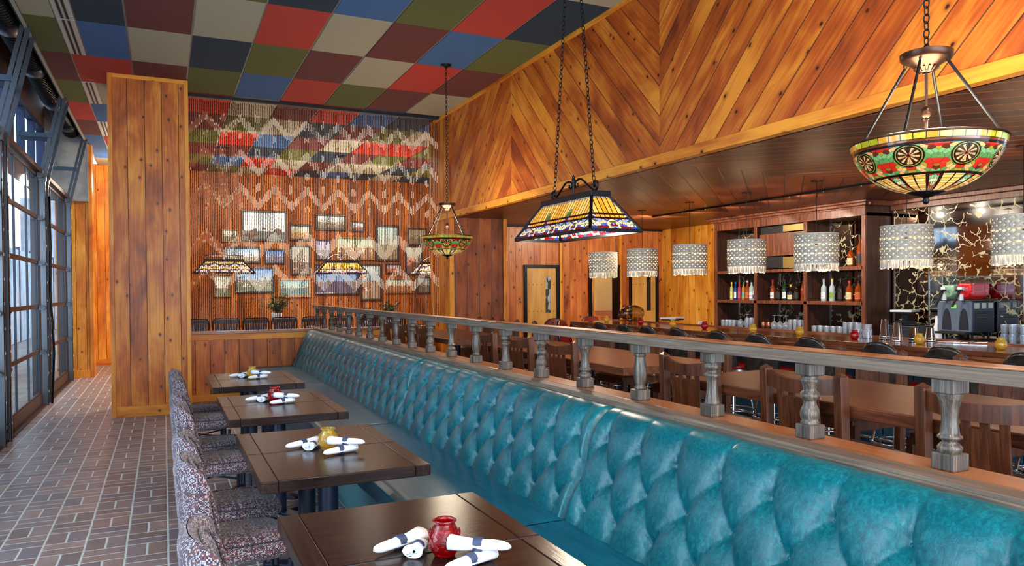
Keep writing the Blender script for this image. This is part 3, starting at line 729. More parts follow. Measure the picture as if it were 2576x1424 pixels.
MT['tweed'] = mat('houndstooth_tweed', tweed_fn)
def tweed_chair():
    """faces +x"""
    e = empty('upholstered_chair', (0, 0, 0))
    # back: curved shell, thick, top rounded
    def shell(u, v):
        # u around section (closed loop), v height
        z = .40 + v * .425; a = u * 2 * PI
        wdt = .235 * (1 - .10 * max(0, (v - .75) / .25) ** 2); th = .052 * (1 - .35 * v)
        if v > .86: k = math.sqrt(max(0, 1 - ((v - .86) / .14) ** 2)); wdt = wdt * (.62 + .38 * k); th = th * max(.05, k)
        cx_ = -.19 - .05 * v
        yy = wdt * math.copysign(abs(math.cos(a)) ** .55, math.cos(a)); xx = th * math.copysign(abs(math.sin(a)) ** .75, math.sin(a))
        wrap = .075 * (abs(yy) / .235) ** 2.4
        return (cx_ + xx + wrap, yy, z)
    b = MB(); b.grid(shell, 36, 24); b.build('backrest', 'tweed', e, smooth=True)
    b = MB()
    for sgn in (0,):
        pts = []
        for i in range(25):
            a = i / 24; yy = .225 * math.cos(PI * a); zz = .42 + .385 * math.sin(PI * a) ** .35; pts.append((-.205 - .05 * (zz - .4) / .42 + .055 + .07 * (abs(yy) / .235) ** 2.4, yy * (.98), zz))
        b.tube(pts, .008, 6)
    b.build('welt', 'tweed', e, smooth=True)
    # seat: superellipse cushion with a lifted centre
    def cush(u, v):
        a = u * 2 * PI; w_ = .232; l_ = .232
        k = math.sin(PI * v) if v < 1 else 0; r_ = max(0.02, min(1, (math.sin(PI * min(max(v, 0), 1))) ** .35))
        cx_ = .035 + l_ * r_ * math.copysign(abs(math.cos(a)) ** .6, math.cos(a)); cy_ = w_ * r_ * math.copysign(abs(math.sin(a)) ** .6, math.sin(a))
        z = .345 + .12 * v + (.012 if v > .9 else 0)
        return (cx_, cy_, z)
    b = MB(); b.grid(cush, 40, 24); b.build('seat', 'tweed', e, smooth=True)
    b = MB(); pts = []
    for i in range(40):
        a = 2 * PI * i / 40; pts.append((.035 + .198 * math.copysign(abs(math.cos(a)) ** .6, math.cos(a)), .198 * math.copysign(abs(math.sin(a)) ** .6, math.sin(a)), .456))
    b.tube(pts, .0075, 6, closed=True); b.build('seat_welt', 'tweed', e, smooth=True)
    for sx, sy_ in ((.2, .19), (.2, -.19), (-.15, .19), (-.15, -.19)):
        b = MB(); b.lathe([(.011, 0), (.011, .36)], 10, (sx, sy_, 0)); b.build('leg', 'blackblue', e, smooth=SM)
    b = MB(); b.beam((.2, .19, .2), (-.15, -.19, .2), .014, .014); b.beam((.2, -.19, .2), (-.15, .19, .2), .014, .014); b.build('cross_stretcher', 'blackblue', e)
    return e
ch = tweed_chair()
TL = ['nearest tweed chair, seat cut by the bottom edge of the photo', 'second nearest tweed chair, at the near half of the second table pair', 'third nearest tweed chair, at the far half of the second table pair',
      'fourth tweed chair from the front, tucked at the third table pair', 'fifth tweed chair from the front, far half of the third table pair', 'sixth tweed chair from the front, near half of the farthest tables', 'farthest tweed chair, in front of the pine column']
for i, y in enumerate((2.52, 3.63, 4.22, 5.34, 5.91, 7.09, 7.66)):
    if i == 0: e = ch; e.location = (.295, y, 0)
    else: e = dup(ch, (.295, y, 0), (.03, -.02, .02, -.03, .02, -.01)[i - 1])
    tag(e, TL[i], 'chair', 'tweed chairs facing the banquette')

# ------------------------------------------------------------------ table settings
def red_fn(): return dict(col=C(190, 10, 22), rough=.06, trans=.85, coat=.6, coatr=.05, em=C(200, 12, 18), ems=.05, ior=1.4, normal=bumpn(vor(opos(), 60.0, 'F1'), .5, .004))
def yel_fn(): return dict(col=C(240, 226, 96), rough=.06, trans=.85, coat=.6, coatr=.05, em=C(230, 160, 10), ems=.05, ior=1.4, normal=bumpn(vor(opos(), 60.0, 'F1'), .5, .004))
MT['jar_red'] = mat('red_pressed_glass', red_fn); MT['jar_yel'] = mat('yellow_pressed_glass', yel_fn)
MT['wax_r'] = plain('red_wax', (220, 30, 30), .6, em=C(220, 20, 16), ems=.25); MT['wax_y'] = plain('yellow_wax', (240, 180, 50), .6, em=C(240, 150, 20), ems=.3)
def candle(kind, h=.105, loc=(0, 0, 0)):
    e = empty('candle_jar', loc); s = h / .105
    pr = [(.026, 0), (.030, .002), (.037, .012), (.045, .030), (.047, .046), (.044, .062), (.036, .080), (.030, .090), (.029, .094), (.033, .099), (.034, .103), (.032, .105), (.029, .104), (.027, .094), (.033, .080), (.041, .062), (.044, .046), (.042, .030), (.033, .012), (0, .009)]
    b = MB(); b.lathe([(r * s, z * s) for r, z in pr], 28, cap=False); b.build('glass_jar', 'jar_' + kind, e, smooth=True)
    b = MB()
    for i in range(28): a = 2 * PI * i / 28; b.lathe([(0, -.0025), (.0022, 0), (0, .0025)], 5, (.0345 * s * math.cos(a), .0345 * s * math.sin(a), .101 * s))
    for a0_ in (0, PI / 2, PI, -PI / 2):
        for da, z, rr in ((-.28, .066, .009), (.28, .066, .009), (0, .045, .007), (-.45, .032, .006), (.45, .032, .006)):
            a = a0_ + da - .4; R_ = (.0445 if z > .06 else .0475) * s; c = Vector((R_ * math.cos(a), R_ * math.sin(a), z * s)); T = Vector((-math.sin(a), math.cos(a), 0))
            for q in (1.0, .5): b.tube([tuple(c + T * (rr * q * s * math.cos(k * PI / 5)) + Vector((0, 0, rr * q * s * math.sin(k * PI / 5)))) for k in range(10)], .0011 * s, 4, closed=True)
    b.build('embossing', 'jar_' + kind, e, smooth=True)
    b = MB(); b.lathe([(.030 * s, .011 * s), (.040 * s, .030 * s), (.042 * s, .044 * s), (.040 * s, .055 * s), (0, .055 * s)], 20); b.build('wax', 'wax_' + kind[0], e, smooth=SM)
    return e
cy_ = {}
def napkin(a, c, open_end=0, knife=False, label='', band=True):
    """rolled napkin between points a and c (on the table plane); radius grows to the open end"""
    a, c = Vector(a), Vector(c); d = c - a; L = d.length; an = math.atan2(d.y, d.x)
    e = empty('napkin_roll', (a.x, a.y, a.z), an)
    rr = [.004, .012, .0165, .0185, .019, .0185, .021, .025, .028]; xs_ = [0, .05, .14, .3, .45, .55, .7, .86, 1]
    pts = []; b = MB(); n = 14; base = 0
    for r_, x in zip(rr, xs_):
        for k in range(n):
            t = 2 * PI * k / n; wob = 1 + .07 * math.sin(3 * t + x * 6) + .05 * math.sin(5 * t - x * 9)
            b.v.append((x * L, r_ * wob * math.cos(t) * 1.15, max(.0015, .0155 + r_ * .2 + r_ * wob * math.sin(t) * .82)))
    for i in range(len(rr) - 1):
        for k in range(n): b.f.append((i * n + k, i * n + (k + 1) % n, (i + 1) * n + (k + 1) % n, (i + 1) * n + k)); b.m.append(0)
    b.f.append(tuple(range(n))); b.m.append(0)
    # fold back of the cloth inside the open end
    m0 = len(b.v)
    for r_, x in ((.023, .985), (.012, .9), (.004, .88)):
        for k in range(n):
            t = 2 * PI * k / n; b.v.append((x * L, r_ * math.cos(t) * 1.1, max(.003, .0185 + r_ * math.sin(t) * .8)))
    for i in range(3):
        o0 = (len(rr) - 1) * n if i == 0 else m0 + (i - 1) * n; o1 = m0 + i * n
        for k in range(n): b.f.append((o0 + k, o0 + (k + 1) % n, o1 + (k + 1) % n, o1 + k)); b.m.append(0)
    b.build('napkin', 'white', e, smooth=True)
    b = MB(); b.tube([(L * .46, 0, .019), (L * .60, 0, .0195)], [.0212, .0215], 16); b.build('paper_band', 'band', e, smooth=SM)
    b = MB(); b.box(L * .9, L + .022, -.006, .004, .014, .017); b.box(L * .9, L + .012, -.016, -.010, .016, .018)
    for k in range(3): b.box(L * .96, L + .012, .008 + k * .004, .0098 + k * .004, .020, .0215)
    b.build('cutlery', 'chrome', e)
    tag(e, label, 'napkin roll', 'rolled napkins on the banquette tables'); return e
# four table groups: (candle x, y, kind)
cand = [(.776, 2.169, 'red', 'nearest'), (.758, 3.881, 'yel', 'second'), (.734, 5.731, 'red', 'third'), (.749, 7.438, 'yel', 'farthest')]
CN = ['red embossed glass candle jar on the nearest dark table', 'yellow-green embossed glass candle jar on the second table pair', 'red embossed glass candle jar on the third table pair', 'yellow glass candle jar on the farthest banquette table']
for (x, y, k, w_), lab in zip(cand, CN):
    e = candle(k, .112 if w_ != 'farthest' else .105, (x, y, .741)); tag(e, lab, 'candle', 'candle jars on the banquette tables')
    z = .7415
    offs = [((-.20, .045), (.0, .13), 'pointed left, behind the jar'), ((-.045, .20), (-.115, .02), 'opening towards the viewer, left of the jar'),
            ((.105, -.165), (-.02, -.035), 'crossing in front of the jar'), ((-.06, -.165), (.10, -.08), 'lying under the crossing roll')]
    offs = [((-.20, .085), (-.02, .16)), ((-.035, .10), (-.10, .01)), ((.150, -.165), (-.005, -.055)), ((-.055, -.16), (.115, -.095))]
    desc = ['white napkin roll pointing left behind the %s jar', 'white napkin roll opening towards the viewer left of the %s jar', 'white napkin roll crossing right in front of the %s jar', 'white napkin roll lying beneath the crossing one by the %s jar']
    jn = {'nearest': 'nearest red', 'second': 'nearer yellow', 'third': 'farther red', 'farthest': 'farthest yellow'}[w_]
    for i, (p, q) in enumerate(offs):
        zz = z + (.036 if i == 2 else 0)
        if i == 1: zz = z
        napkin((x + p[0], y + p[1], zz), (x + q[0], y + q[1], zz), label=desc[i] % jn)

# ------------------------------------------------------------------ high tables behind the partition
def high_table(x0, x1, y0, y1, lab, peds):
    e = empty('high_table', ((x0 + x1) / 2, (y0 + y1) / 2, 0)); hw, hl = (x1 - x0) / 2, (y1 - y0) / 2
    b = MB(); b.box(-hw, hw, -hl, hl, .94, 1.0); b.build('tabletop', 'high_table', e, bevel=.006)
    for yy in peds:
        yy -= (y0 + y1) / 2
        b = MB(); b.lathe([(.045, .04), (.045, .94)], 16, (0, yy, 0)); b.build('pedestal', 'blackblue', e, smooth=SM)
        b = MB(); b.box(-.25, .25, yy - .045, yy + .045, 0, .04); b.box(-.035, .035, yy - .26, yy + .26, 0, .04); b.build('foot', 'blackblue', e, bevel=.005)
    tag(e, lab, 'table', 'long high tables beyond the partition')
high_table(2.94, 3.82, .9, 3.9, 'nearest long high table beyond the partition, on the right', (2.32, 3.215))
high_table(2.94, 3.82, 4.45, 7.15, 'middle long high table beyond the partition, orange reflections on top', (5.66, 6.50))
high_table(2.90, 3.80, 7.75, 9.9, 'farthest long high table beyond the partition, by the end block', (7.95, 8.85))
MT['seat_leather'] = mat('dark_olive_leather', lambda: dict(col=ramp(noise(opos(), 14.0, 3), [(.3, C(34, 28, 20)), (.7, C(70, 56, 38))]), rough=.28, coat=.3))
def high_chair():
    """counter chair facing +x, its back at x=0"""
    e = empty('counter_chair', (0, 0, 0)); W = .265
    for s in (-1, 1):
        b = MB(); b.beam((.04, s * (W - .025), 0), (0, s * (W - .025), 1.14), .046, .052, up=(1, 0, 0))
        z = 1.14; y0, y1 = s * (W - .025) - .026, s * (W - .025) + .026
        n = len(b.v); b.v += [(-.023, y0, z), (.023, y0, z), (.023, y1, z), (-.023, y1, z), (0, s * (W - .025), z + .02)]
        for f in ((0, 1, 4), (1, 2, 4), (2, 3, 4), (3, 0, 4)): b.f.append(tuple(n + i for i in f)); b.m.append(0)
        b.build('back_post', 'chair_wood', e, bevel=.002)
        b = MB(); b.beam((.42, s * (W - .03), 0), (.42, s * (W - .03), .70), .042, .042); b.build('leg', 'chair_wood', e, bevel=.002)
    # curved top rail, dipped in the middle
    def rail(u, v):
        a = v * 4; k = int(a) % 4; yy = (-W + .05) + u * (2 * W - .1); q = 2 * u - 1
        bow = -.035 * (1 - q * q); top = 1.128 - .024 * (1 - q * q); bot = 1.048 - .012 * (1 - q * q)
        c = [(.012, bot), (-.014, bot), (-.014, top), (.012, top), (.012, bot)][min(int(round(a)), 4)]
        return (c[0] + bow, yy, c[1])
    b = MB(); b.grid(rail, 16, 4, uv=False); b.build('top_rail', 'chair_wood', e)
    for k in range(4):
        yy = -.114 + k * .076
        b = MB(); b.beam((.0, yy, .74), (-.028, yy, 1.045), .034, .012, up=(1, 0, 0)); b.build('slat', 'chair_wood', e)
    for k in range(3):
        yy = -.076 + k * .076
        b = MB(); b.beam((.0, yy, .74), (-.026, yy, 1.005), .040, .010, up=(1, 0, 0)); b.build('infill_board', 'chair_wood', e)
    b = MB(); b.box(.0, .03, -W + .05, W - .05, .72, .76); b.build('lower_rail', 'chair_wood', e)
    b = MB(); b.box(.02, .44, -W + .03, W - .03, .66, .73); b.build('seat_frame', 'chair_wood', e, bevel=.003)
    b = MB()
    def cu(u, v):
        x = .025 + .44 * u; y = (v - .5) * (2 * W - .03); d = (1 - (2 * u - 1) ** 6) * (1 - (2 * v - 1) ** 6)
        return (x, y, .732 + .032 * d)
    b.grid(cu, 14, 14); b.build('seat', 'seat_leather', e, smooth=True)
    for s in (-1, 1):
        b = MB(); b.beam((.03, s * (W - .03), .25), (.42, s * (W - .03), .25), .02, .03); b.build('stretcher', 'chair_wood', e)
    b = MB(); b.beam((.42, -W + .03, .22), (.42, W - .03, .22), .02, .03); b.build('foot_rail', 'chrome', e)
    return e
hc = high_chair(); first = True
left_y = [1.87, 2.77, 3.66, 5.29, 6.06, 6.85, 8.42, 9.28, 9.96]
right_y = [1.8, 2.67, 3.53, 5.16, 6.10, 6.96, 8.31, 9.31, 10.14]
for i, y in enumerate(left_y):
    if first: e = hc; e.location = (2.885, y, 0); first = False
    else: e = dup(hc, (2.885 if i < 6 else 2.78, y, 0), 0)
    tag(e, 'walnut counter chair behind the balusters, back to the banquette, %s from the right' % ORD[i], 'chair', 'counter chairs on the banquette side of the high tables')
for i, y in enumerate(right_y):
    e = dup(hc, (4.30, y, 0), PI)
    tag(e, 'walnut counter chair on the bar side of the high tables, %s from the right' % ORD[i], 'chair', 'counter chairs on the bar side of the high tables')
# ------------------------------------------------------------------ bar counter
e = empty('bar_counter', (0, 0, 0)); tag(e, 'long oak bar counter with polished top running along the stools', 'bar')
b = MB(); b.box(5.58, 6.34, -.5, 9.9, 1.03, 1.07); b.build('bar_top', 'bar_top', e, bevel=.005)
b = MB(); b.box(5.58, 5.64, -.5, 9.9, .93, 1.029); b.box(5.58, 6.34, 9.84, 9.9, .93, 1.029); b.build('apron', 'bar_oak', e, bevel=.004)
b = MB()
MT['teal_panel'] = plain('dark_teal_bar_panelling', (14, 62, 84), .4, coat=.3)
for k in range(34): b.box(5.86, 5.90, -.5 + k * .305, -.205 + k * .305, .12, 1.029)
b.box(5.90, 6.3, -.5, 9.85, 0, 1.029); b.build('front_panelling', 'teal_panel', e, bevel=.006)
b = MB(); b.box(6.34, 6.37, -.5, 9.9, 1.03, 1.085); b.build('rear_lip', 'bar_oak', e)
b = MB(); b.tube([(5.81, -.5, .2), (5.81, 9.8, .2)], .022, 10); b.build('foot_rail', 'chrome', e, smooth=SM)
# stools
MT['blk_leather'] = mat('black_stool_leather', lambda: dict(col=ramp(noise(opos(), 9.0, 4), [(.35, C(22, 22, 24)), (.75, C(64, 58, 54))]), rough=.27, coat=.3))
MT['red_leather'] = plain('red_seat_vinyl', (190, 44, 30), .35)
MT['red_dark'] = plain('burgundy_back_vinyl', (112, 22, 18), .4)
def stool():
    e = empty('bar_stool', (0, 0, 0))
    def back(u, v):
        # rounded shell; u around, v front/rear skins handled by solidify
        a = (u - .5) * 2; zt = 1.112 - .0; z0 = .74
        k = (1 - abs(a) ** 2.6) ** .42 if abs(a) < 1 else 0
        yy = a * .225; z = z0 + (zt - z0) * v * max(k, .02) ; bow = .055 * (yy / .225) ** 2
        return (-.02 - .10 * (z - z0) + bow, yy * (1.0 - .12 * (1 - v)), z)
    b = MB(); b.grid(back, 30, 14); o = b.build('backrest', 'blk_leather', e, smooth=True, solid=.035)
    b = MB(); b.grid(lambda u, v: Vector(back(.03 + .94 * u, .03 + .93 * v)) + Vector((.021, 0, 0)), 24, 10); b.build('back_pad', 'red_dark', e, smooth=True)
    b = MB(); b.lathe([(.0, .705), (.17, .705), (.205, .715), (.212, .735), (.205, .755), (.17, .768), (0, .772)], 28, (.19, 0, 0)); b.build('seat', 'red_leather', e, smooth=True)
    b = MB(); b.lathe([(.0, .68), (.19, .68), (.19, .705), (0, .705)], 24, (.19, 0, 0)); b.build('seat_rim', 'chrome', e, smooth=SM)
    for k in range(4):
        a = PI / 4 + k * PI / 2; b = MB(); b.tube([(.19 + .12 * math.cos(a), .12 * math.sin(a), .69), (.19 + .235 * math.cos(a), .235 * math.sin(a), .01)], .0105, 8); b.build('leg', 'chrome', e, smooth=SM)
    b = MB(); b.tube([(.19 + .205 * math.cos(2 * PI * k / 28), .205 * math.sin(2 * PI * k / 28), .27) for k in range(28)], .0095, 8, closed=True); b.build('foot_ring', 'chrome', e, smooth=True)
    return e
st = stool(); ys = [2.49, 3.10, 3.70, 4.27, 5.00, 5.66, 6.24, 6.93, 7.52, 8.02, 8.60]
for i, y in enumerate(ys):
    if i == 0: e = st; e.location = (5.34, y, 0)
    else: e = dup(st, (5.34, y, 0), 0)
    tag(e, 'black leather bar stool along the counter front, %s from the right' % ORD[i], 'stool', 'bar stools')
e = dup(st, (5.25, 9.5, 0), -.9); tag(e, 'black stool at the far corner of the bar, turned so its rear shows', 'stool')
e = dup(st, (5.45, 10.12, 0), -1.75); tag(e, 'stool at the far bar end whose dark red pad faces the view', 'stool')
e = dup(st, (6.35, 10.55, 0), -1.6); tag(e, 'red-padded stool behind the end of the bar below the glass pig', 'stool')
# candles on the bar
BN = [(9.29, 'yel', 'farthest yellow candle jar on the bar, near the glass pig'), (8.435, 'red', 'farthest red candle jar on the bar, before the glass pig'), (7.729, 'yel', 'yellow candle jar on the bar beside the far order screen'),
      (7.113, 'red', 'red candle jar on the bar left of the bottle shelves'), (6.303, 'yel', 'yellow candle jar on the bar in front of the stemmed glasses'), (5.64, 'yel', 'yellow candle jar on the bar in front of the copper mugs bay'),
      (4.974, 'red', 'nearest red candle jar on the bar, before the cut mixing glasses'), (4.314, 'yel', 'yellow candle jar on the bar beside the steel shakers'), (3.626, 'yel', 'nearest yellow candle jar on the bar, before the tumblers')]
for i, (y, k, lab) in enumerate(BN):
    e = candle(k, .092, (5.85, y, 1.0705)); tag(e, lab, 'candle', 'candle jars on the bar')
# shakers, mixing glasses, picks
def shaker(x, y, h, lab):
    e = empty('cocktail_shaker', (x, y, 1.0705)); b = MB(); b.lathe([(.034, 0), (.046, .006), (.046, .012), (.0445, .014), (.030, h), (.028, h + .003), (0, h + .003)], 24, cap=False); b.build('tin', 'chrome', e, smooth=SM)
    b = MB(); b.lathe([(.0455, .03), (.0462, .033), (.0455, .036)], 24, cap=False); b.build('bead_ring', 'chrome', e, smooth=True); tag(e, lab, 'shaker', 'steel shaker tins')
shaker(6.06, 4.82, .185, 'tallest steel shaker tin, leftmost of the row on the bar'); shaker(6.0, 4.64, .165, 'second steel shaker tin from the left on the bar')
shaker(6.03, 4.50, .125, 'short steel shaker tin just left of the yellow candle'); shaker(6.22, 4.48, .12, 'short steel shaker tin half hidden behind the yellow candle')
MT['cut'] = glass_arch('cut_crystal', (.9, .93, 1), .25)
for i, (x, y) in enumerate(((6.08, 5.02), (6.12, 5.16))):
    e = empty('mixing_glass', (x, y, 1.0705)); b = MB(); b.lathe([(.038, 0), (.040, .002), (.040, .125), (.043, .135), (.037, .125), (.036, .012), (0, .01)], 24); b.build('glass', 'clear', e, smooth=SM)
    b = MB()
    for k in range(12):
        for sg in (-1, 1):
            b.tube([(.0405 * math.cos(2 * PI * (k + sg * t * .25 * 4 / 1.0) / 12), .0405 * math.sin(2 * PI * (k + sg * t * .25 * 4) / 12), .008 + t * .075) for t in (0, .25, .5, .75, 1)], .0012, 4)
    b.build('cut_lattice', plain('frosted_cut', (190, 205, 235), .3), e)
    tag(e, ['cut-lattice mixing glass nearest the steel shakers', 'cut-lattice mixing glass right behind the red candle'][i], 'mixing glass')
for i in range(5):
    e = empty('bar_tweezers', (6.16 + .03 * i, 4.28 - .05 * i, 1.078), -1.0 + .1 * i); b = MB(); b.tube([(-.07, 0, .0), (.07, 0, .006)], .003, 6); b.lathe([(.0, -.004), (.006, 0), (0, .004)], 8, (.07, 0, .012)); b.build('tool', 'chrome', e)
    tag(e, 'steel bar pick right of the shakers, %s of five from the left' % ORD[i], 'bar tool', 'steel picks on the bar')
# glass pig
e = empty('glass_pig', (6.20, 9.14, 1.078), PI + .14); tag(e, 'large smoky amber glass pig lying at the far end of the bar', 'ornament')
def pig(u, v):
    a = u * 2 * PI; x = -.20 + .42 * v
    r = .115 * max(0.02, (1 - abs(2 * v - 1) ** 2.6)) ** .5 * (1 + .035 * math.sin(v * 22)) * (1 if v < .8 else 1)
    return (x, r * math.cos(a) * 1.0, .125 + r * math.sin(a))
b = MB(); b.grid(pig, 32, 30); b.build('body', 'amberglass', e, smooth=True)
b = MB(); b.tube([(.17, 0, .115), (.235, 0, .11)], [.062, .05], 20, cap=True); b.build('snout', 'amberglass', e, smooth=SM)
b = MB(); b.tube([(.236, .048 * math.cos(a * PI / 10), .11 + .048 * math.sin(a * PI / 10)) for a in range(20)], .006, 6, closed=True)
for s in (-1, 1): b.tube([(.238, s * .016 + .007 * math.cos(a * PI / 5), .11 + .012 * math.sin(a * PI / 5)) for a in range(10)], .003, 5, closed=True)
b.build('nostril_ring', 'bronze', e, smooth=True)
for s in (-1, 1):
    b = MB(); b.lathe([(.03, 0), (.022, .03), (0, .055)], 12, (.11, s * .055, .2)); b.build('ear', 'amberglass', e, smooth=True)
    for x in (-.1, .1): b = MB(); b.lathe([(.02, 0), (.026, .04), (.02, .06)], 12, (x, s * .055, 0)); b.build('foot', 'amberglass', e, smooth=True)
# order screens
def pos_screen(x, y, z, rz, lab):
    e = empty('order_screen', (x, y, z), rz); tag(e, lab, 'screen')
    b = MB(); b.box(-.16, .16, -.12, .12, .16, .185); b.build('tablet', plain('pale_screen_edge', (196, 202, 208), .3), e, bevel=.004)
    b = MB(); b.box(-.15, .15, -.11, .11, .145, .16); b.box(-.03, .03, -.03, .03, .02, .15); b.build('stand', 'matte_black', e)
    b = MB(); b.box(-.12, .12, -.13, .13, 0, .02); b.box(-.09, .10, -.1, .1, .02, .05); b.build('base', 'black', e, bevel=.004)
e = empty('side_board', (6.62, 8.35, .0)); tag(e, 'low dark shelf behind the bar carrying the far order screen', 'shelf')
b = MB(); b.box(-.2, .25, -.9, 1.0, .9, .96); b.box(-.18, .23, -.88, .98, 0, .9); b.build('body', 'cab_oak', e, bevel=.005)
pos_screen(6.62, 8.75, .96, .5, 'flat tilted order screen on the shelf behind the far half of the bar')
e = empty('caddy', (6.6, 8.1, .961)); tag(e, 'black napkin caddy holding white napkins left of the bottle shelves', 'caddy')
b = MB(); b.box(-.06, .06, -.08, .08, 0, .1); b.build('box', 'matte_black', e, bevel=.004); b = MB(); b.beam((0, .02, .06), (.0, -.02, .15), .09, .01); b.build('napkins', 'white', e)
# ------------------------------------------------------------------ back bar cabinet
BX, BX2, B0, B1 = 7.95, 8.45, 6.61, 9.42
e = empty('bottle_cabinet', (0, 0, 0)); tag(e, 'tall dark oak bottle cabinet with three bays behind the bar', 'cabinet')
divs = [B1, 8.52, 7.57, B0]; ZS = [.955, 1.375, 1.825, 2.47]
for y in (B1 - .035, B0): b = MB(); b.box(BX + .03, BX2, y, y + .035, .9, 2.6); b.build('side_panel', 'cab_dark', e)
b = MB(); b.box(BX, BX2, B0, B1, 0, .87); b.build('base_cupboard', 'cab_dark', e)
for y in (B1 - .02, divs[1], divs[2], B0 + .02): b = MB(); b.box(BX, BX + .03, y - .028, y + .028, .955, 2.46); b.build('stile', 'cab_oak', e, bevel=.003)
for y in divs[1:3]: b = MB(); b.box(BX + .03, BX2 - .02, y - .012, y + .012, .955, 2.46); b.build('divider', 'cab_dark', e)
for z0, z1 in ((2.46, 2.58), (.88, .955)): b = MB(); b.box(BX, BX + .03, B0, B1, z0, z1); b.build('face_rail', 'cab_oak', e, bevel=.003)
b = MB(); b.box(BX + .03, BX2, B0, B1, 2.46, 2.5); b.build('cabinet_top', 'cab_oak', e)
b = MB(); b.box(BX - .01, BX + .04, B0 - .01, B1 + .01, 2.56, 2.585); b.box(BX - .05, BX + .04, B0 - .05, B1 + .05, 2.585, 2.62); b.box(BX - .09, BX + .04, B0 - .09, B1 + .09, 2.62, 2.649)
b.box(BX, BX2, B0 - .08, B0, 2.585, 2.649); b.build('cornice', 'cab_oak', e, bevel=.008, seg=3)
for z in ZS[1:3]: b = MB(); b.box(BX, BX2 - .02, B0 + .03, B1 - .03, z - .045, z); b.build('shelf', 'cab_oak', e, bevel=.003)
b = MB(); b.box(BX + .01, BX2 - .02, B0 + .03, B1 - .03, .935, .955); b.build('base_shelf', 'matte_black', e)
def mirror_fn(back):
    def fn():
        p = wpos(); x, y, z = sep(p); q = comb(x * 1.0, y * 7.5, z * 7.5)
        q2 = comb(x, y * 7.5 + noise(q, .9, 2) * 1.6, z * 7.5 + noise(q, 1.1, 2) * 1.6)
        d = vor(q2, 1.0, 'DISTANCE_TO_EDGE')
        keep = noise(q, 1.1, 1) > .43
        th = (noise(q, 3.0, 1) - .15) * .11
        line = (d < th) * keep
        return dict(col=mixc(line, back, C(178, 168, 136)), metal=1.0 - line * .9, rough=.04 + line * .4)
    return fn
MT['antler'] = mat('brown_mirror_with_gold_branch_print', mirror_fn(C(110, 84, 68)))  # brown tint puts the cabinet's reflection into the mirror colour
MT['antler2'] = mat('clear_mirror_with_gold_branch_print', mirror_fn(C(168, 172, 176)))
b = MB(); b.box(BX2 - .02, BX2, B0, B1, .9, 2.5); b.build('back_panel', 'cab_dark', e)
for i in range(3):
    ya, yb = divs[i + 1] + .014, divs[i] - .014
    if i == 0: yb = B1 - .036
    if i == 2: ya = B0 + .036
    for z0, z1 in ((.957, ZS[1] - .046), (ZS[1] + .001, ZS[2] - .046), (ZS[2] + .001, 2.459)):
        b = MB(); b.box(BX2 - .028, BX2 - .0205, ya, yb, z0, z1); b.build('mirror_panel', 'antler', e)
        b = MB(); b.box(BX2 - .036, BX2 - .0285, yb - .010, yb - .001, z0, z1); b.build('mirror_strip', 'chrome', e)
# wooden box front in the middle bay
e = empty('ventilation_box', (BX + .05, (divs[1] + divs[2]) / 2, 1.9)); tag(e, 'plain oak panel with black and brass slots in the middle upper bay', 'panel')
hw = (divs[1] - divs[2]) / 2 - .03
b = MB(); b.box(0, .02, -hw, hw, .12, .44); b.build('panel', 'cab_oak', e); b = MB(); b.box(.03, .05, -.02, hw, -.06, .55); b.build('dark_slot', 'matte_black', e)
BRS = plain('dull_brass', (150, 128, 76), .4, metal=.7)
for z0, z1 in ((.46, .55), (-.06, .10)): b = MB(); b.box(.025, .06, -hw, 0, z0, z1); b.build('brass_slot', BRS, e)
# bottles
def bottle_mat(rgb, k):
    return mat('bottle_glass_' + k, dict(col=C(*rgb), rough=.06, trans=.35, coat=.6, coatr=.04, ior=1.3))
BM = {k: bottle_mat(v, k) for k, v in dict(clear=(190, 205, 215), amber=(150, 62, 14), dark=(34, 18, 12), green=(24, 60, 30), gold=(196, 132, 40), red=(170, 30, 24), pale=(205, 205, 130), pink=(190, 60, 90), blue=(30, 60, 150)).items()}
LM = {k: plain('label_' + k, v, .6) for k, v in dict(cream=(214, 200, 160), white=(214, 220, 226), black=(24, 22, 22), green=(120, 160, 60), blue=(40, 60, 120), orange=(190, 90, 40), yellow=(220, 210, 110), teal=(90, 170, 150), rose=(190, 70, 90)).items()}
CM = {k: plain('cap_' + k, v, .35) for k, v in dict(black=(20, 20, 22), yellow=(220, 190, 50), blue=(40, 80, 190), red=(170, 30, 34), green=(40, 110, 80), pink=(220, 150, 140), silver=(150, 156, 164), copper=(190, 110, 80), gold=(190, 150, 60)).items()}
INK = plain('label_ink', (60, 50, 46), .7)
SHP = {'std': [(.037, 0), (.038, .004), (.038, .17), (.034, .19), (.018, .215), (.014, .23), (.014, .285)], 'squat': [(.046, 0), (.048, .006), (.048, .11), (.040, .14), (.018, .16), (.015, .17), (.015, .21)],
       'slim': [(.030, 0), (.031, .004), (.031, .2), (.026, .225), (.013, .245), (.012, .30)], 'round': [(.040, 0), (.052, .02), (.056, .05), (.050, .09), (.030, .12), (.014, .14), (.013, .19)],
       'wide': [(.045, 0), (.046, .004), (.046, .16), (.030, .195), (.016, .215), (.016, .25)]}
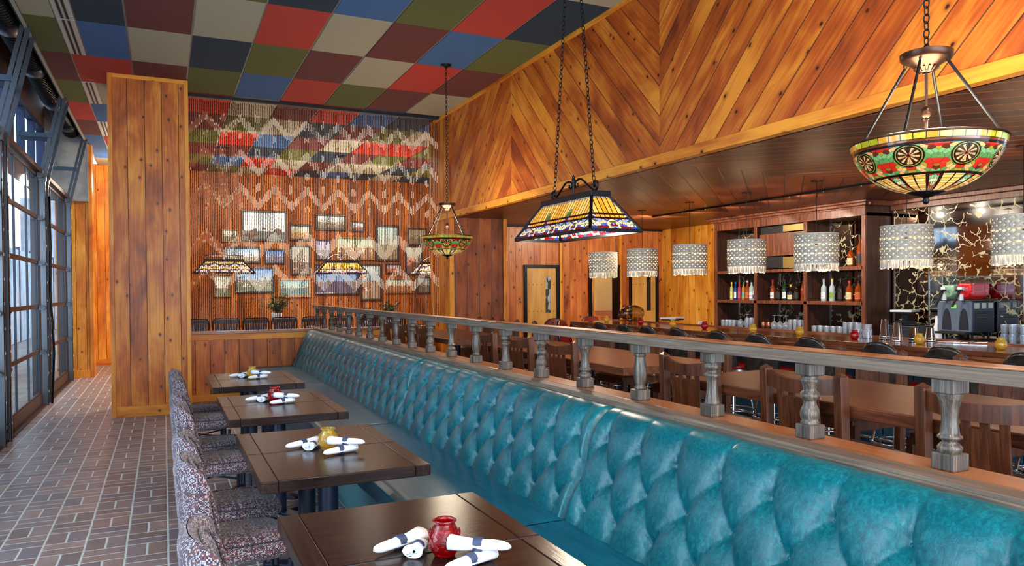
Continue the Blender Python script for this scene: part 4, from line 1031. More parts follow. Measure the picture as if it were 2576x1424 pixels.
def bottle(y, z, shp, g, lb, cp, lab, h=1.0, x=None, lx=None):
    x = x or 8.14; e = empty('bottle', (x, y, z + .001)); pr = [(r * min(1.1, h), q * h) for r, q in SHP[shp]]; top = pr[-1]
    b = MB(); b.lathe(pr, 18); b.build('glass_body', BM[g], e, smooth=SM)
    b = MB(); b.lathe([(top[0] + .002, top[1] - .015), (top[0] + .003, top[1] + .02), (0, top[1] + .02)], 12); b.build('cap', CM[cp], e, smooth=SM)
    if lb:
        R = pr[1][0] + .0008; z0, z1 = pr[2][1] * .18, pr[2][1] * .72
        if shp == 'round': R = .0572; z0, z1 = .03, .07
        b = MB(); b.lathe([(R, z0), (R, z1)], 14, a0=PI - 1.15, a1=PI + 1.15, cap=False); b.build('label', LM[lb], e, smooth=True)
        b = MB(); hh = z1 - z0
        for f_, wd in ((.25, .5), (.4, .7), (.62, .85), (.8, .4)): b.lathe([(R + .0006, z0 + hh * f_), (R + .0006, z0 + hh * (f_ + .05))], 8, a0=PI - wd, a1=PI + wd, cap=False)
        b.build('label_print', INK, e)
    tag(e, lab, 'bottle', 'bottles in the dark oak cabinet')
def row(ya, yb, n, i): return ya + (yb - ya) * i / max(1, n - 1)
z = ZS[1]
L1 = [('slim', 'pale', 'yellow', 'yellow', 'pale yellow bottle with yellow cap'), ('slim', 'blue', 'white', 'blue', 'small bottle with a blue cap'), ('slim', 'pink', 'rose', 'red', 'rose-coloured bottle with red cap'), ('slim', 'gold', 'teal', 'green', 'gold bottle with teal label and green cap'),
      ('std', 'amber', 'orange', 'pink', 'amber bottle with orange label and pink cap'), ('std', 'clear', 'white', 'black', 'clear tall bottle with white label'), ('squat', 'clear', 'blue', 'silver', 'squat clear bottle with dark blue label'), ('std', 'clear', 'blue', 'silver', 'clear bottle with blue label against the divider')]
for i, q in enumerate(L1): bottle(row(9.24, 8.62, 8, i), z, *q[:4], q[4] + ', left bay middle shelf', .86 if q[0] == 'slim' else 1)
L2 = [('std', 'amber', 'white', 'red', 'amber bottle with white label and red cap'), ('wide', 'dark', 'black', 'black', 'dark slanted-label bottle'), ('std', 'green', 'white', 'black', 'dark green bottle'), ('squat', 'dark', 'cream', 'gold', 'squat dark bottle with an arched cream label'), ('wide', 'dark', 'black', 'black', 'square black bottle'), ('std', 'amber', None, 'black', 'small amber bottle'), ('std', 'green', 'yellow', 'green', 'green bottle with pale yellow label')]
for i, q in enumerate(L2): bottle(row(8.36, 7.66, 7, i), z, *q[:4], q[4] + ', centre bay middle shelf')
L3 = [('std', 'clear', 'white', 'silver', 'clear bottle with silver cap'), ('std', 'clear', 'green', 'yellow', 'clear bottle with yellow cap and green label'), ('std', 'dark', 'black', 'black', 'near-black liqueur bottle'), ('wide', 'amber', 'cream', 'red', 'amber bottle with cream label and red wax top'), ('wide', 'amber', 'orange', 'black', 'glowing amber bottle with orange label'), ('squat', 'amber', 'white', 'blue', 'round-shouldered amber bottle with pale label')]
for i, q in enumerate(L3): bottle(row(7.42, 6.72, 6, i), z, *q[:4], q[4] + ', right bay middle shelf')
z = ZS[2]
bottle(9.27, z, 'slim', 'pink', None, 'silver', 'tall reddish bottle on the upper left shelf', 1.05); bottle(9.12, z, 'round', 'gold', None, 'gold', 'round golden bottle on the upper left shelf')
bottle(6.98, z, 'wide', 'amber', 'cream', 'black', 'broad amber bottle on the upper right shelf', 1); bottle(6.84, z, 'std', 'amber', 'black', 'black', 'tallest amber bottle on the upper right shelf', 1.35); bottle(6.71, z, 'round', 'red', 'cream', 'black', 'round red bottle at the end of the upper right shelf')
# glasses
def gl_std(h, r): return [(r * .8, 0), (r * .84, .004), (r, h), (r - .002, h), (r * .82 - .002, .01), (0, .008)]
GP = {}
def glass(kind, loc, lab, grp, rz=0):
    if kind not in GP:
        e = empty(kind, loc)
        b = MB()
        if kind == 'tumbler': b.lathe(gl_std(.10, .038), 14, cap=False)
        elif kind == 'rocks_glass': b.lathe(gl_std(.085, .040), 14, cap=False)
        elif kind == 'highball_glass': b.lathe(gl_std(.15, .034), 14, cap=False)
        elif kind == 'wine_glass': b.lathe([(.034, 0), (.036, .002), (.048, .05), (.044, .09), (.018, .115), (.004, .125), (.0035, .19), (.006, .196), (.034, .2), (.034, .202)], 16, cap=False)
        elif kind == 'coupe_glass': b.lathe([(.040, 0), (.040, .03), (.022, .06), (.006, .08), (.004, .15), (.03, .158)], 16, cap=False)
        b.build('glass_bowl', 'clear', e, smooth=SM); GP[kind] = e
    else: e = dup(GP[kind], loc, rz)
    tag(e, lab, 'glass', grp); return e
z = .956
rg = random.Random(5)
def gl_row(kind, y0, y1, n, xs_, nm, bay, grp):
    for j, x in enumerate(xs_):
        for i in range(n):
            rw = '' if len(xs_) == 1 else (' in the front row' if j == 0 else ' in the rear row')
            glass(kind, (x, row(y0, y1, n, i), z), '%s, %s from the left%s, lowest %s bay' % (nm, ORD[i], rw, bay), grp)
gl_row('tumbler', 9.30, 9.06, 4, (8.02, 8.12), 'clear tumbler', 'left', 'tumblers in the left bay')
gl_row('wine_glass', 8.97, 8.83, 2, (8.08,), 'upturned stemmed glass', 'left', 'stemmed glasses in the left bay'); 
gl_row('wine_glass', 8.99, 8.75, 3, (8.22,), 'upturned stemmed glass at the back', 'left', 'rear stemmed glasses in the left bay')
gl_row('highball_glass', 8.74, 8.58, 3, (8.00, 8.09), 'tall clear glass', 'left', 'tall glasses in the left bay')
gl_row('wine_glass', 8.22, 7.99, 3, (8.03,), 'upturned balloon wine glass', 'centre', 'balloon glasses in the centre bay')
gl_row('wine_glass', 7.96, 7.64, 4, (8.20,), 'upturned stemmed glass at the back', 'centre', 'rear stemmed glasses in the centre bay')
gl_row('highball_glass', 7.90, 7.64, 4, (8.02, 8.10), 'tall clear glass', 'centre', 'tall glasses in the centre bay')
gl_row('rocks_glass', 7.45, 7.03, 5, (8.00, 8.10), 'short clear glass', 'right', 'short glasses in the right bay')
gl_row('highball_glass', 6.95, 6.69, 4, (8.01, 8.10), 'tall clear glass', 'right', 'tall glasses in the right bay')
for i, y in enumerate((8.42, 8.32)):
    e = empty('copper_mug', (8.02, y, z)); b = MB(); b.lathe([(.022, 0), (.036, .02), (.040, .055), (.034, .09), (.030, .1), (0, .1)], 16); b.build('mug', plain('copper', (176, 110, 84), .3, metal=.9), e, smooth=SM)
    tag(e, ['left copper mug in the lowest centre bay', 'right copper mug in the lowest centre bay'][i], 'mug')
# back counter, cabinet base, mirror wall
e = empty('back_counter', (0, 0, 0)); tag(e, 'dark back counter below the mirrored wall', 'counter')
b = MB(); b.box(7.80, 8.45, -.5, 6.58, .90, .955); b.build('worktop', 'cab_dark', e, bevel=.004); b = MB(); b.box(7.84, 8.44, -.5, 6.5, 0, .885); b.build('cupboard', 'cab_dark', e)
b = MB(); b.box(8.443, 8.455, -.5, 6.09, .96, 2.53); b.box(8.4425, 8.455, 6.105, 6.57, .96, 2.53, 1); o = b.build('wall_mirror', ['antler2', 'antler']); struct(o)
b = MB(); b.box(8.435, 8.455, 6.092, 6.104, .96, 2.53); b.box(8.435, 8.455, 6.56, 6.575, .96, 2.53); b.box(8.438, 8.455, 4.99, 4.998, .96, 2.53); struct(b.build('trim_11', 'chrome'))
b = MB(); b.box(8.40, 8.455, -.5, 6.6, 2.53, 2.60); b.box(8.36, 8.455, -.5, 6.6, 2.60, 2.649); struct(b.build('trim_12', 'cab_oak', bevel=.006))
# slush machine
e = empty('slush_machine', (8.02, 5.49, .957)); tag(e, 'two-tank frozen drink machine with green and red slush', 'drink machine')
MT['mgrey'] = plain('slate_grey_plastic', (92, 104, 124), .4); MT['navyb'] = plain('dark_navy_housing', (26, 30, 44), .45)
b = MB(); b.box(.03, .40, -.2, .2, .09, .44); b.build('housing', 'navyb', e, bevel=.01)
b = MB(); b.box(.0, .03, -.2, .2, .1, .44); b.build('front_panel', 'mgrey', e, bevel=.008)
for s in (-.115, .085):
    b = MB(); n = 14; pts = [(-.004, s + .055 * math.cos(PI * k / n) , .12 + .24 * math.sin(PI * k / n)) for k in range(n + 1)]
    m0 = len(b.v); b.v += pts; b.f.append(tuple(range(m0, m0 + n + 1))); b.m.append(0); b.build('arch_recess', 'navyb', e)
b = MB(); b.box(-.10, .03, -.2, .2, .075, .098); b.build('drip_tray', 'matte_black', e, bevel=.004)
for s in (-.17, .17):
    for x in (.06, .34): b = MB(); b.lathe([(.012, 0), (.012, .09)], 10, (x, s, 0)); b.build('leg', 'matte_black', e)
b = MB(); b.box(-.006, 0, -.03, .03, .36, .40); b.build('display', plain('green_display', (120, 190, 90), .3, em=C(120, 200, 80), ems=.6), e)
b = MB()
for k in range(3): b.box(.05 + .12 * k, .13 + .12 * k, -.203, -.2, .36, .42)
b.build('sticker', plain('pale_sticker', (206, 206, 196), .6), e)
b = MB()
for k in range(12): b.box(.06, .36, -.203, -.2, .12 + k * .018, .126 + k * .018)
b.build('louvre', 'matte_black', e)
for s, m_, col_ in ((.098, (150, 190, 150), 'green'), (-.098, (222, 26, 32), 'red')):  # slush and its fill glow slightly to lift their colour; no lamp inside
    def tank(u, v): 
        a = u * 2 * PI; r = .088; x = .0 + .38 * v; k = 1 if 0 < v < 1 else 0
        yy = max(-.092, min(.092, 1.35 * r * math.cos(a))); zz = .57 + max(-.11, min(.14, 1.7 * r * math.sin(a))); return (x, s + yy * k, .57 + (zz - .57) * k)
    sl = MB(); sl.lathe([(0, .0), (.06, .01), (.082, .05), (.082, .30), (.06, .34), (0, .35)], 20, M=Matrix.Translation((.02, s, .545)) @ Matrix.Rotation(PI / 2, 4, 'Y')); sl.build('slush', plain(col_ + '_slush', m_, .35, em=C(*m_), ems=.12), e, smooth=SM)
    sl = MB(); sl.box(.03, .36, s - .078, s + .078, .54, .62 + (.02 if s < 0 else 0)); sl.build('slush_fill', plain(col_ + '_slush_fill', m_, .35, em=C(*m_), ems=.1), e, bevel=.02)
    t = MB(); t.grid(tank, 32, 6); t.build('tank', 'pane', e, smooth=SM)
    t = MB(); t.box(-.02, .42, s - .094, s + .094, .71, .722); t.build('lid', 'pane', e, bevel=.003)
    t = MB(); t.beam((-.05, s, .55), (-.12, s + .04, .38), .03, .02); t.beam((-.02, s, .56), (-.09, s, .56), .05, .02); t.build('handle', 'matte_black', e, bevel=.003)
    t = MB(); t.box(-.05, -.01, s - .025, s + .025, .565, .60); t.lathe([(.028, .45), (.028, .52)], 10, (-.03, s, 0)); t.build('spout', 'white', e)
pos_screen(8.10, 6.16, 1.1, .35, 'flat order screen on the back counter beside the frozen drink machine')
e = empty('cash_drawer', (8.15, 6.15, .957)); tag(e, 'black printer box under the nearer order screen', 'box'); b = MB(); b.box(-.2, .2, -.24, .24, 0, .14); b.build('body', 'navyb', e, bevel=.006)
b = MB(); b.box(-.203, -.2, -.2, .2, .03, .035); b.box(-.203, -.2, -.2, .2, .1, .105); b.build('seam', 'alu', e)
e = empty('white_tub', (8.22, 5.8, .957)); tag(e, 'small white tub left of the frozen drink machine', 'tub'); b = MB(); b.lathe([(.06, 0), (.065, .14), (.05, .16), (.045, .26), (0, .26)], 16); b.build('tub', 'white', e, smooth=SM)
# stacks of tumblers on a tray
e = empty('tray', (8.02, 4.72, .957)); tag(e, 'black tray under the stacked tumblers on the back counter', 'tray'); b = MB(); b.lathe([(.28, 0), (.29, .012), (.28, .012), (.27, .004), (0, .004)], 28); b.build('tray_plate', 'matte_black', e)
for i, (dx, dy) in enumerate(((-.1, .12), (-.12, .04), (-.1, -.04), (-.08, -.12), (0, .08), (0, 0))):
    for k in range(2): glass('tumbler', (8.02 + dx * 1.1, 4.72 + dy * 1.2, .963 + k * .101), '%s tumbler of the %s stack on the tray beside the drink machine' % (('lower', 'upper')[k], ('left front', 'second front', 'third front', 'right front', 'left rear', 'right rear')[i]), 'stacked tumblers on the tray')
for k, (yy, tx, ty, tz) in enumerate([(5.6, 8.2, 5.5, 1.4), (6.6, 8.3, 6.3, 1.5), (7.2, 8.3, 7.1, 1.3), (7.9, 8.3, 8.0, 1.3), (8.6, 8.3, 8.9, 1.3), (9.2, 8.4, 10.4, 1.4), (9.3, 6.6, 11.5, 1.5), (9.25, 5.0, 11.4, 1.3)]):
    light('added_bar_spot', 'SPOT', (6.68, yy, SZ - .05), 75, NEUT, .03, None, (tx, ty, tz)).data.spot_size = 1.9  # added spots at rail height, brightening the bar and its back wall
# ------------------------------------------------------------------ macrame pendants
def mac_fn():
    u, v, _ = sep(uvc()); a = u * 40.0; c = v * 12.0
    d1 = absn(fract((a + c) * .5) - .5); d2 = absn(fract((a - c) * .5) - .5)
    net = minn(d1, d2)
    band = maxn(sst(absn(v - .62), .035, .02), sst(absn(v - .30), .035, .02))
    hole = (net > (.37 - band * .24))
    rib = sinn(c * 3.1416) * .5
    return dict(col=ramp(noise(opos(), 60.0, 2), [(.3, C(170, 161, 146)), (.7, C(214, 206, 190))]), rough=.95, alpha=1.0 - hole, normal=bumpn(net * -3.0, .8, .006))
MT['macrame'] = mat('knotted_cotton_macrame', mac_fn); MT['cotton'] = plain('cotton_fringe', (218, 208, 192), .95)
MT['bulb'] = plain('glowing_bulb', (255, 210, 140), .3, em=(1, .66, .3), ems=9.0)
def pendant():
    e = empty('macrame_pendant', (0, 0, SZ)); R = .212; zt = -.545; zb = -.845
    b = MB(); b.lathe([(0, -.012), (.055, -.012), (.06, -.002), (.06, 0)], 20); b.build('ceiling_canopy', 'bronze', e, smooth=SM)
    b = MB(); b.tube([(0, 0, -.01), (0, 0, -.62)], .0035, 6); b.build('cord', 'black', e)
    b = MB(); b.tube([(0, 0, -.60), (0, 0, -.66)], .016, 10); b.build('socket', 'bronze', e, smooth=SM)
    b = MB(); b.lathe([(0, -.66), (.014, -.668), (.022, -.70), (.018, -.73), (0, -.745)], 12); b.build('bulb', 'bulb', e, smooth=True)
    b = MB(); b.lathe([(R, zb), (R + .004, zb + .1), (R + .004, zb + .2), (R, zt)], 56, cap=False); b.build('shade', 'macrame', e, smooth=True)
    b = MB()
    for z, r in ((zt, R), (zb, R), (zb + .085, R + .005), (zb + .20, R + .005)): b.tube([(r * math.cos(2 * PI * k / 40), r * math.sin(2 * PI * k / 40), z) for k in range(40)], .006 if z in (zt, zb) else .004, 5, closed=True)
    for a in (0, PI / 2, PI, -PI / 2): b.tube([(0, 0, zt - .005), (R * math.cos(a), R * math.sin(a), zt)], .0025, 4)
    b.build('hoop', 'cotton', e, smooth=True)
    b = MB(); rf = random.Random(2)
    for k in range(76):
        a = 2 * PI * k / 76 + rf.uniform(-.02, .02); l = .074 + rf.uniform(-.014, .010); rr = R - .008 + rf.uniform(-.006, .004)
        b.tube([(R * math.cos(a), R * math.sin(a), zb), (rr * math.cos(a + .01), rr * math.sin(a + .01), zb - l * .6), (rr * math.cos(a), rr * math.sin(a), zb - l)], [.004, .0075, .0085], 5)
    o = b.build('fringe', 'cotton', e); return e
pd = pendant(); py = [2.56, 3.58, 4.59, 5.61, 6.62, 7.64, 8.68, 9.70]
for i, y in enumerate(py):
    if i == 0: e = pd; e.location = (6.05, y, SZ)
    else: e = dup(pd, (6.05, y, SZ), .4 * i)
    tag(e, 'white macrame drum pendant with fringe above the bar, %s from the right' % ORD[i], 'pendant lamp', 'macrame pendants over the bar')
    light('pendant_glow', 'POINT', (6.05, y, SZ - .78), 17, (1, .66, .38), .04)
e = empty('track_light_rail', (6.68, 7.4, SZ)); tag(e, 'thin dark cable rail running along the bar ceiling', 'light track')
b = MB(); b.box(-.012, .012, -1.95, 1.9, -.02, -.001); b.build('track', 'black', e)
b = MB()
for k in range(8): b.lathe([(.009, -.028), (.009, -.004)], 8, (0, -1.8 + k * .5, 0))
b.build('clip', 'chrome', e)
# ------------------------------------------------------------------ stained-glass lamps
def atan2n(a, b): return mth('ARCTAN2', a, b)
def bowl_fn():
    u, v, _ = sep(uvc()); a = u * 8.0; f = fract(a); m = absn(f - .5) * 2.0
    # rim band of olive blocks
    k = u * 40.0; fk = fract(k); rb = white(comb(floor(k), 1.0, 1.0))
    rim = ramp(rb, [(0, C(160, 150, 20)), (.35, C(186, 168, 48)), (.6, C(198, 140, 40)), (.8, C(150, 170, 70))], 'CONSTANT')
    rl = minn(minn(fk, 1.0 - fk) * .4, minn(v - .885, 1.0 - v) * 1.6)
    # ornament
    q = comb(m * 4.6, v * 17.0 + m * .8, 0.0)
    vc = vor(q, 1.0, 'F1', .85, 'Color', '2D'); d = vor(q, 1.0, 'DISTANCE_TO_EDGE', .85, 'Distance', '2D'); rv = sep(vc)[0]
    orn = ramp(rv, [(0, C(84, 130, 66)), (.16, C(110, 160, 100)), (.30, C(190, 34, 18)), (.44, C(216, 158, 94)), (.58, C(150, 132, 40)), (.72, C(84, 36, 14)), (.84, C(150, 90, 30))], 'CONSTANT')
    dx = m * .55; dy = (v - .66) * 1.9; rr = mth('SQRT', dx * dx + dy * dy); an = atan2n(dy, dx)
    pet = fract(an * 1.59155); petc = mixc(pet > .55, C(62, 24, 12), C(214, 164, 104))
    inr = rr < .235; ring = (rr > .235) * (rr < .29); ctr = rr < .045
    orn = mixc(ring, orn, C(176, 160, 50)); orn = mixc(inr, orn, petc); orn = mixc(ctr, orn, C(210, 16, 20))
    dl = mth('MINIMUM', d * .6, absn(rr - .235) * .8 + .0); dl = mth('MINIMUM', dl, absn(rr - .29) * .8 + .0); dl = mth('MINIMUM', dl, mixf(inr, 1.0, minn(absn(pet - .42), pet) * rr * .9 + .008))
    # lower panels
    rowp = v * 22.0; fr = fract(rowp); lowc = ramp(white(comb(floor(rowp), floor(a), floor(m * 1.99))), [(0, C(236, 186, 92)), (.5, C(246, 206, 124)), (.8, C(226, 164, 70))], 'CONSTANT')
    side = m > .72; q3 = comb(m * 7.0, v * 16.0, 0.0); v3 = sep(vor(q3, 1.0, 'F1', .7, 'Color', '2D'))[1]; d3 = vor(q3, 1.0, 'DISTANCE_TO_EDGE', .7, 'Distance', '2D')
    sidec = ramp(v3, [(0, C(140, 184, 130)), (.4, C(180, 206, 160)), (.6, C(196, 60, 30)), (.75, C(232, 214, 150))], 'CONSTANT')
    low = mixc(side, lowc, sidec); rib = (m > .62) * (m < .72); low = mixc(rib, low, C(110, 44, 10))
    ll = mth('MINIMUM', mixf(side, minn(fr, 1.0 - fr) * .3, d3 * .3), minn(absn(m - .62), absn(m - .72)) * .35); ll = mth('MINIMUM', ll, m * .35)
    z1 = v > .885; z2 = v > .83; z3 = v > .40
    col = mixc(z3, low, orn); col = mixc(z2, col, mixc(rb, C(80, 34, 12), C(120, 60, 20))); col = mixc(z1, col, rim)
    le = mixf(z3, ll, dl); le = mixf(z2, le, .05); le = mixf(z1, le, rl); le = mth('MINIMUM', le, absn(v - .40) * .8); le = mth('MINIMUM', le, absn(v - .83) * .8)
    glass = sst(le, .010, .022, 0, 1)
    streak = noise(comb(u * 60.0, v * 9.0, 1.0), 1.0, 2) * .5 + .72
    glow = sst(v, .95, .15, .35, 1.0)
    return dict(col=mixc(glass, C(16, 13, 12), col), rough=.12, em=mixc(glass, (0, 0, 0), col), ems=streak * glow * .75, coat=.5, coatr=.05, normal=bumpn(glass, .4, .002), trans=0.0)
MT['bowl'] = mat('floral_stained_glass', bowl_fn)
def chain(p, q, link=.034, r=.0028, wdt=.010):
    p, q = Vector(p), Vector(q); d = q - p; L = d.length; n = max(2, int(L / (link * .78))); d.normalize(); up = Vector((1, 0, 0)); b = MB()
    s1 = (up - d * up.dot(d)).normalized(); s2 = d.cross(s1)
    for i in range(n):
        c = p + d * (L * (i + .5) / n); s = s1 if i % 2 else s2; pts = []
        for k in range(10):
            a = 2 * PI * k / 10; pts.append(tuple(c + s * (wdt * math.cos(a)) + d * (link * .5 * math.sin(a))))
        b.tube(pts, r, 5, closed=True)
    return b
def bowl_lamp(loc, lab, zr=2.2):
    e = empty('bowl_chandelier', (loc[0], loc[1], zr)); tag(e, lab, 'chandelier')
    pr = [(.055, -.222), (.09, -.217), (.13, -.205), (.165, -.190), (.20, -.170), (.228, -.148), (.252, -.125), (.272, -.100), (.288, -.074), (.299, -.050), (.306, -.026), (.311, 0)]
    b = MB(); b.lathe(pr, 64, cap=False); b.build('glass_bowl', 'bowl', e, smooth=True)
    b = MB(); b.lathe([(.309, -.006), (.3155, -.003), (.3155, .003), (.309, .006)], 64, cap=False); b.build('rim_ring', 'bronze', e, smooth=SM)
    b = MB(); b.lathe([(.0, -.275), (.011, -.268), (.015, -.256), (.010, -.246), (.016, -.242), (.05, -.232), (.078, -.222), (.075, -.214), (0, -.20)], 24); b.build('finial', 'black', e, smooth=True)
    b = MB(); b.lathe([(.016, .31), (.036, .318), (.05, .335), (.07, .35), (.095, .362), (.105, .372), (.107, .395), (.10, .398), (0, .398)], 32, cap=False)
    for k in range(14): a = 2 * PI * k / 14; b.tube([(.03 * math.cos(a), .03 * math.sin(a), .314), (.05 * math.cos(a), .05 * math.sin(a), .331)], .005, 5)
    b.build('hub_plate', 'bronze', e, smooth=SM)
    for k in range(4):
        a = .35 + k * PI / 2; c, s = math.cos(a), math.sin(a)
        b = MB(); b.tube([(.088 * c, .088 * s, .345), (.29 * c, .29 * s, .005)], .0065, 8); b.tube([(.084 * c, .084 * s, .372), (.094 * c, .094 * s, .356), (.086 * c, .086 * s, .340), (.08 * c, .08 * s, .352)], .0035, 6); b.build('rod', 'black', e, smooth=SM)
    b = MB(); b.tube([(0, 0, .31), (0, 0, -.2)], .0065, 8); b.lathe([(.008, .11), (.019, .12), (.022, .135), (.019, .15), (.008, .16)], 14); b.lathe([(.008, .095), (.013, .1), (.008, .106)], 12); b.build('centre_stem', 'bronze', e, smooth=SM)
    for k in range(3): a = 1 + k * 2.1; b = MB(); b.lathe([(0, -.03), (.022, -.02), (.028, 0), (.018, .03), (0, .04)], 12, (.12 * math.cos(a), .12 * math.sin(a), -.07)); b.build('bulb', 'bulb', e, smooth=True)
    chain((0, 0, .40), (0, 0, CZ - zr - .03), .042, .0032, .013).build('chain', 'black', e, smooth=True)
    b = MB(); b.lathe([(0, -.05), (.012, -.045), (.02, -.03), (.055, -.02), (.065, -.008), (.065, 0)], 24, (0, 0, CZ - zr)); b.build('ceiling_canopy', 'black', e, smooth=SM)
    light('chandelier_glow', 'POINT', (loc[0], loc[1], zr + .10), 62, (1, .84, .62), .2)
    return e
bowl_lamp((3.08, 2.24), 'large stained-glass bowl chandelier, nearest, in the upper right')
bowl_lamp((3.09, 8.46), 'smaller-looking distant stained-glass bowl chandelier in front of the bead curtain edge')
def pool_fn(kind):
    def fn():
        u, v, _ = sep(uvc())
        st = u * 26.0; fs = fract(st); strip = ramp(white(comb(floor(st), 2.0, 0.0)), [(0, C(232, 160, 56)), (.4, C(240, 184, 92)), (.75, C(226, 140, 36))], 'CONSTANT')
        q = comb(absn(fract(u * 3.1) - .5) * 12.0, v * 16.0, 0.0)
        if kind: q = comb(absn(fract(u * 3.1) - .5) * 9.0, v * 9.0, 0.0)
        rv = sep(vor(q, 1.0, 'F1', .9, 'Color', '2D'))[0]; d = vor(q, 1.0, 'DISTANCE_TO_EDGE', .9, 'Distance', '2D')
        if not kind:
            pal = ramp(rv, [(0, C(40, 60, 170)), (.2, C(150, 160, 220)), (.36, C(236, 220, 170)), (.55, C(120, 20, 30)), (.66, C(240, 208, 140)), (.82, C(56, 84, 60)), (.92, C(70, 90, 190))], 'CONSTANT')
            fl = sst(absn(fract(u * 3.1) - .5), .17, .05); base = .34 + fl * .36
            pal2 = ramp(rv, [(0, C(120, 24, 40)), (.3, C(70, 110, 60)), (.55, C(200, 190, 210)), (.75, C(130, 150, 60))], 'CONSTANT')
            z1 = v > .34; z2 = v > .46; zf = (v < base)
            orange = ramp(white(comb(floor(u * 13.0), 5.0, 0.0)), [(0, C(232, 140, 30)), (.5, C(240, 160, 50))], 'CONSTANT')
            col = mixc(z1, pal, orange); col = mixc(z2, col, strip); col = mixc(zf * z1, col, pal2)
            gd = (v > .92) * (fs > .3) * (fs < .9); col = mixc(gd, col, C(120, 124, 140))
            e1 = minn(fs, 1.0 - fs) * .34; le = mixf(z1, d * .6, e1); le = mixf(zf * z1, le, d * .6); le = minn(le, minn(absn(v - .34), absn(v - .46)) * 1.2)
        else:
            pal = ramp(rv, [(0, C(236, 226, 190)), (.3, C(240, 190, 90)), (.5, C(60, 50, 90)), (.62, C(240, 232, 210)), (.8, C(226, 110, 40)), (.9, C(90, 30, 20))], 'CONSTANT'); col = pal; le = d * .6
        g = sst(le, .02, .05, 0, 1)
        return dict(col=mixc(g, C(16, 13, 12), col), rough=.12, em=mixc(g, (0, 0, 0), col), ems=.75, coat=.4, coatr=.05)
    return fn
MT['pool'] = mat('pool_table_lamp_glass', pool_fn(0)); MT['mission'] = mat('mission_lamp_glass', pool_fn(1))
def trough_lamp(c, L, W, l, w_, h, glass, lab, rz=0.0, chains=None, scroll=True, cat='island lamp'):
    """long axis along local x; z=0 is the lower rim"""
    e = empty('island_lamp', c, rz); tag(e, lab, cat)
    A = [(-L / 2, -W / 2, 0), (L / 2, -W / 2, 0), (L / 2, W / 2, 0), (-L / 2, W / 2, 0)]; B_ = [(-l / 2, -w_ / 2, h), (l / 2, -w_ / 2, h), (l / 2, w_ / 2, h), (-l / 2, w_ / 2, h)]
    for i in range(4):
        j = (i + 1) % 4; Ln = (Vector(A[j]) - Vector(A[i])).length; ln = (Vector(B_[j]) - Vector(B_[i])).length
        b = MB(); b.quad(A[i], A[j], B_[j], B_[i], 0, ((-Ln / 2 * .9, 0), (Ln / 2 * .9, 0), (ln / 2 * .9, 1), (-ln / 2 * .9, 1)))
        b.build('glass_panel', glass, e, solid=.004)
        b = MB(); b.beam(A[i], A[j], .02, .026); b.build('lower_rim', 'black', e, bevel=.002)
        b = MB(); b.beam(A[i], B_[i], .024, .024); b.build('corner_bar', 'black', e, bevel=.002)
    b = MB(); b.box(-l / 2 - .014, l / 2 + .014, -w_ / 2 - .014, w_ / 2 + .014, h - .005, h + .04); b.build('top_box', 'black', e, bevel=.003)
    if scroll:
        def spiral(cx, cz, r0_, r1_, a0_, a1_, n=22): return [(cx + (r0_ + (r1_ - r0_) * k / n) * math.cos(a0_ + (a1_ - a0_) * k / n), 0, cz + (r0_ + (r1_ - r0_) * k / n) * math.sin(a0_ + (a1_ - a0_) * k / n)) for k in range(n + 1)]
        H0 = h + .05
        for s in (-1, 1):
            pts = spiral(.055, H0 + .085, .012, .036, PI * 2.2, PI * .35, 18)
            pts += [(.08, 0, H0 + .125), (.13, 0, H0 + .12), (.19, 0, H0 + .085), (.25, 0, H0 + .045), (.31, 0, H0 + .012)]
            pts += spiral(.345, H0 + .045, .045, .012, -PI * .55, PI * 1.5, 20)
            b = MB(); b.tube([(p[0] * s, 0, p[2]) for p in pts], .0085, 7); b.build('scroll', 'black', e, smooth=SM)
        b = MB(); b.tube([(0, 0, h + .02), (0, 0, H0 + .12)], .011, 8); b.lathe([(.014, 0), (.017, .012), (.010, .022), (.012, .03), (0, .055)], 10, (0, 0, H0 + .12)); b.build('finial', 'black', e, smooth=SM)
    else:
        b = MB(); b.box(-l / 2, l / 2, -.02, .02, h + .10, h + .115); b.box(-.01, .01, -.01, .01, h + .03, h + .11); b.box(-l / 2 + .04, -l / 2 + .05, -.01, .01, h + .04, h + .1); b.box(l / 2 - .05, l / 2 - .04, -.01, .01, h + .04, h + .1); b.build('spreader_bar', 'black', e)
    for s in (-1, 1):
        x0 = s * (.335 if scroll else l * .3); chain((x0, 0, h + .06), (s * (chains or .08), 0, CZ - c[2] - .03), .046, .0034, .013).build('chain', 'black', e, smooth=True)
    b = MB(); b.lathe([(0, -.03), (.05, -.025), (.11, -.01), (.12, 0)], 24, (0, 0, CZ - c[2])); b.build('ceiling_canopy', 'black', e, smooth=SM)
    for s in (-.28, 0, .28): b = MB(); b.lathe([(0, -.03), (.024, -.015), (.03, .01), (.014, .05), (0, .05)], 12, (s, 0, h * .55)); b.build('bulb', 'bulb', e, smooth=True)
    if c[1] > 10: light('added_uplight', 'AREA', (c[0], c[1], c[2] + h + .05), 60, NEUT, .5, .2, (c[0], c[1] + .01, 5))  # added area lamp above the closed top box; brightens the back-room ceiling
    light('lamp_glow', 'POINT', (c[0], c[1], c[2] + .08), 60, NEUT, .08)
    return e
trough_lamp((3.09, 5.41, 2.0), 1.29, .46, .83, .15, .285, 'pool', 'long stained-glass island lamp with blue and orange flowers, hung on two chains', rz=PI / 2, chains=.10)
trough_lamp((1.03, 15.0, 1.9), 1.07, .42, .66, .16, .22, 'mission', 'geometric stained-glass lamp behind the left side of the bead curtain', scroll=False)
trough_lamp((3.22, 15.0, 1.9), 1.02, .42, .64, .16, .215, 'pool', 'amber stained-glass lamp behind the middle of the bead curtain')
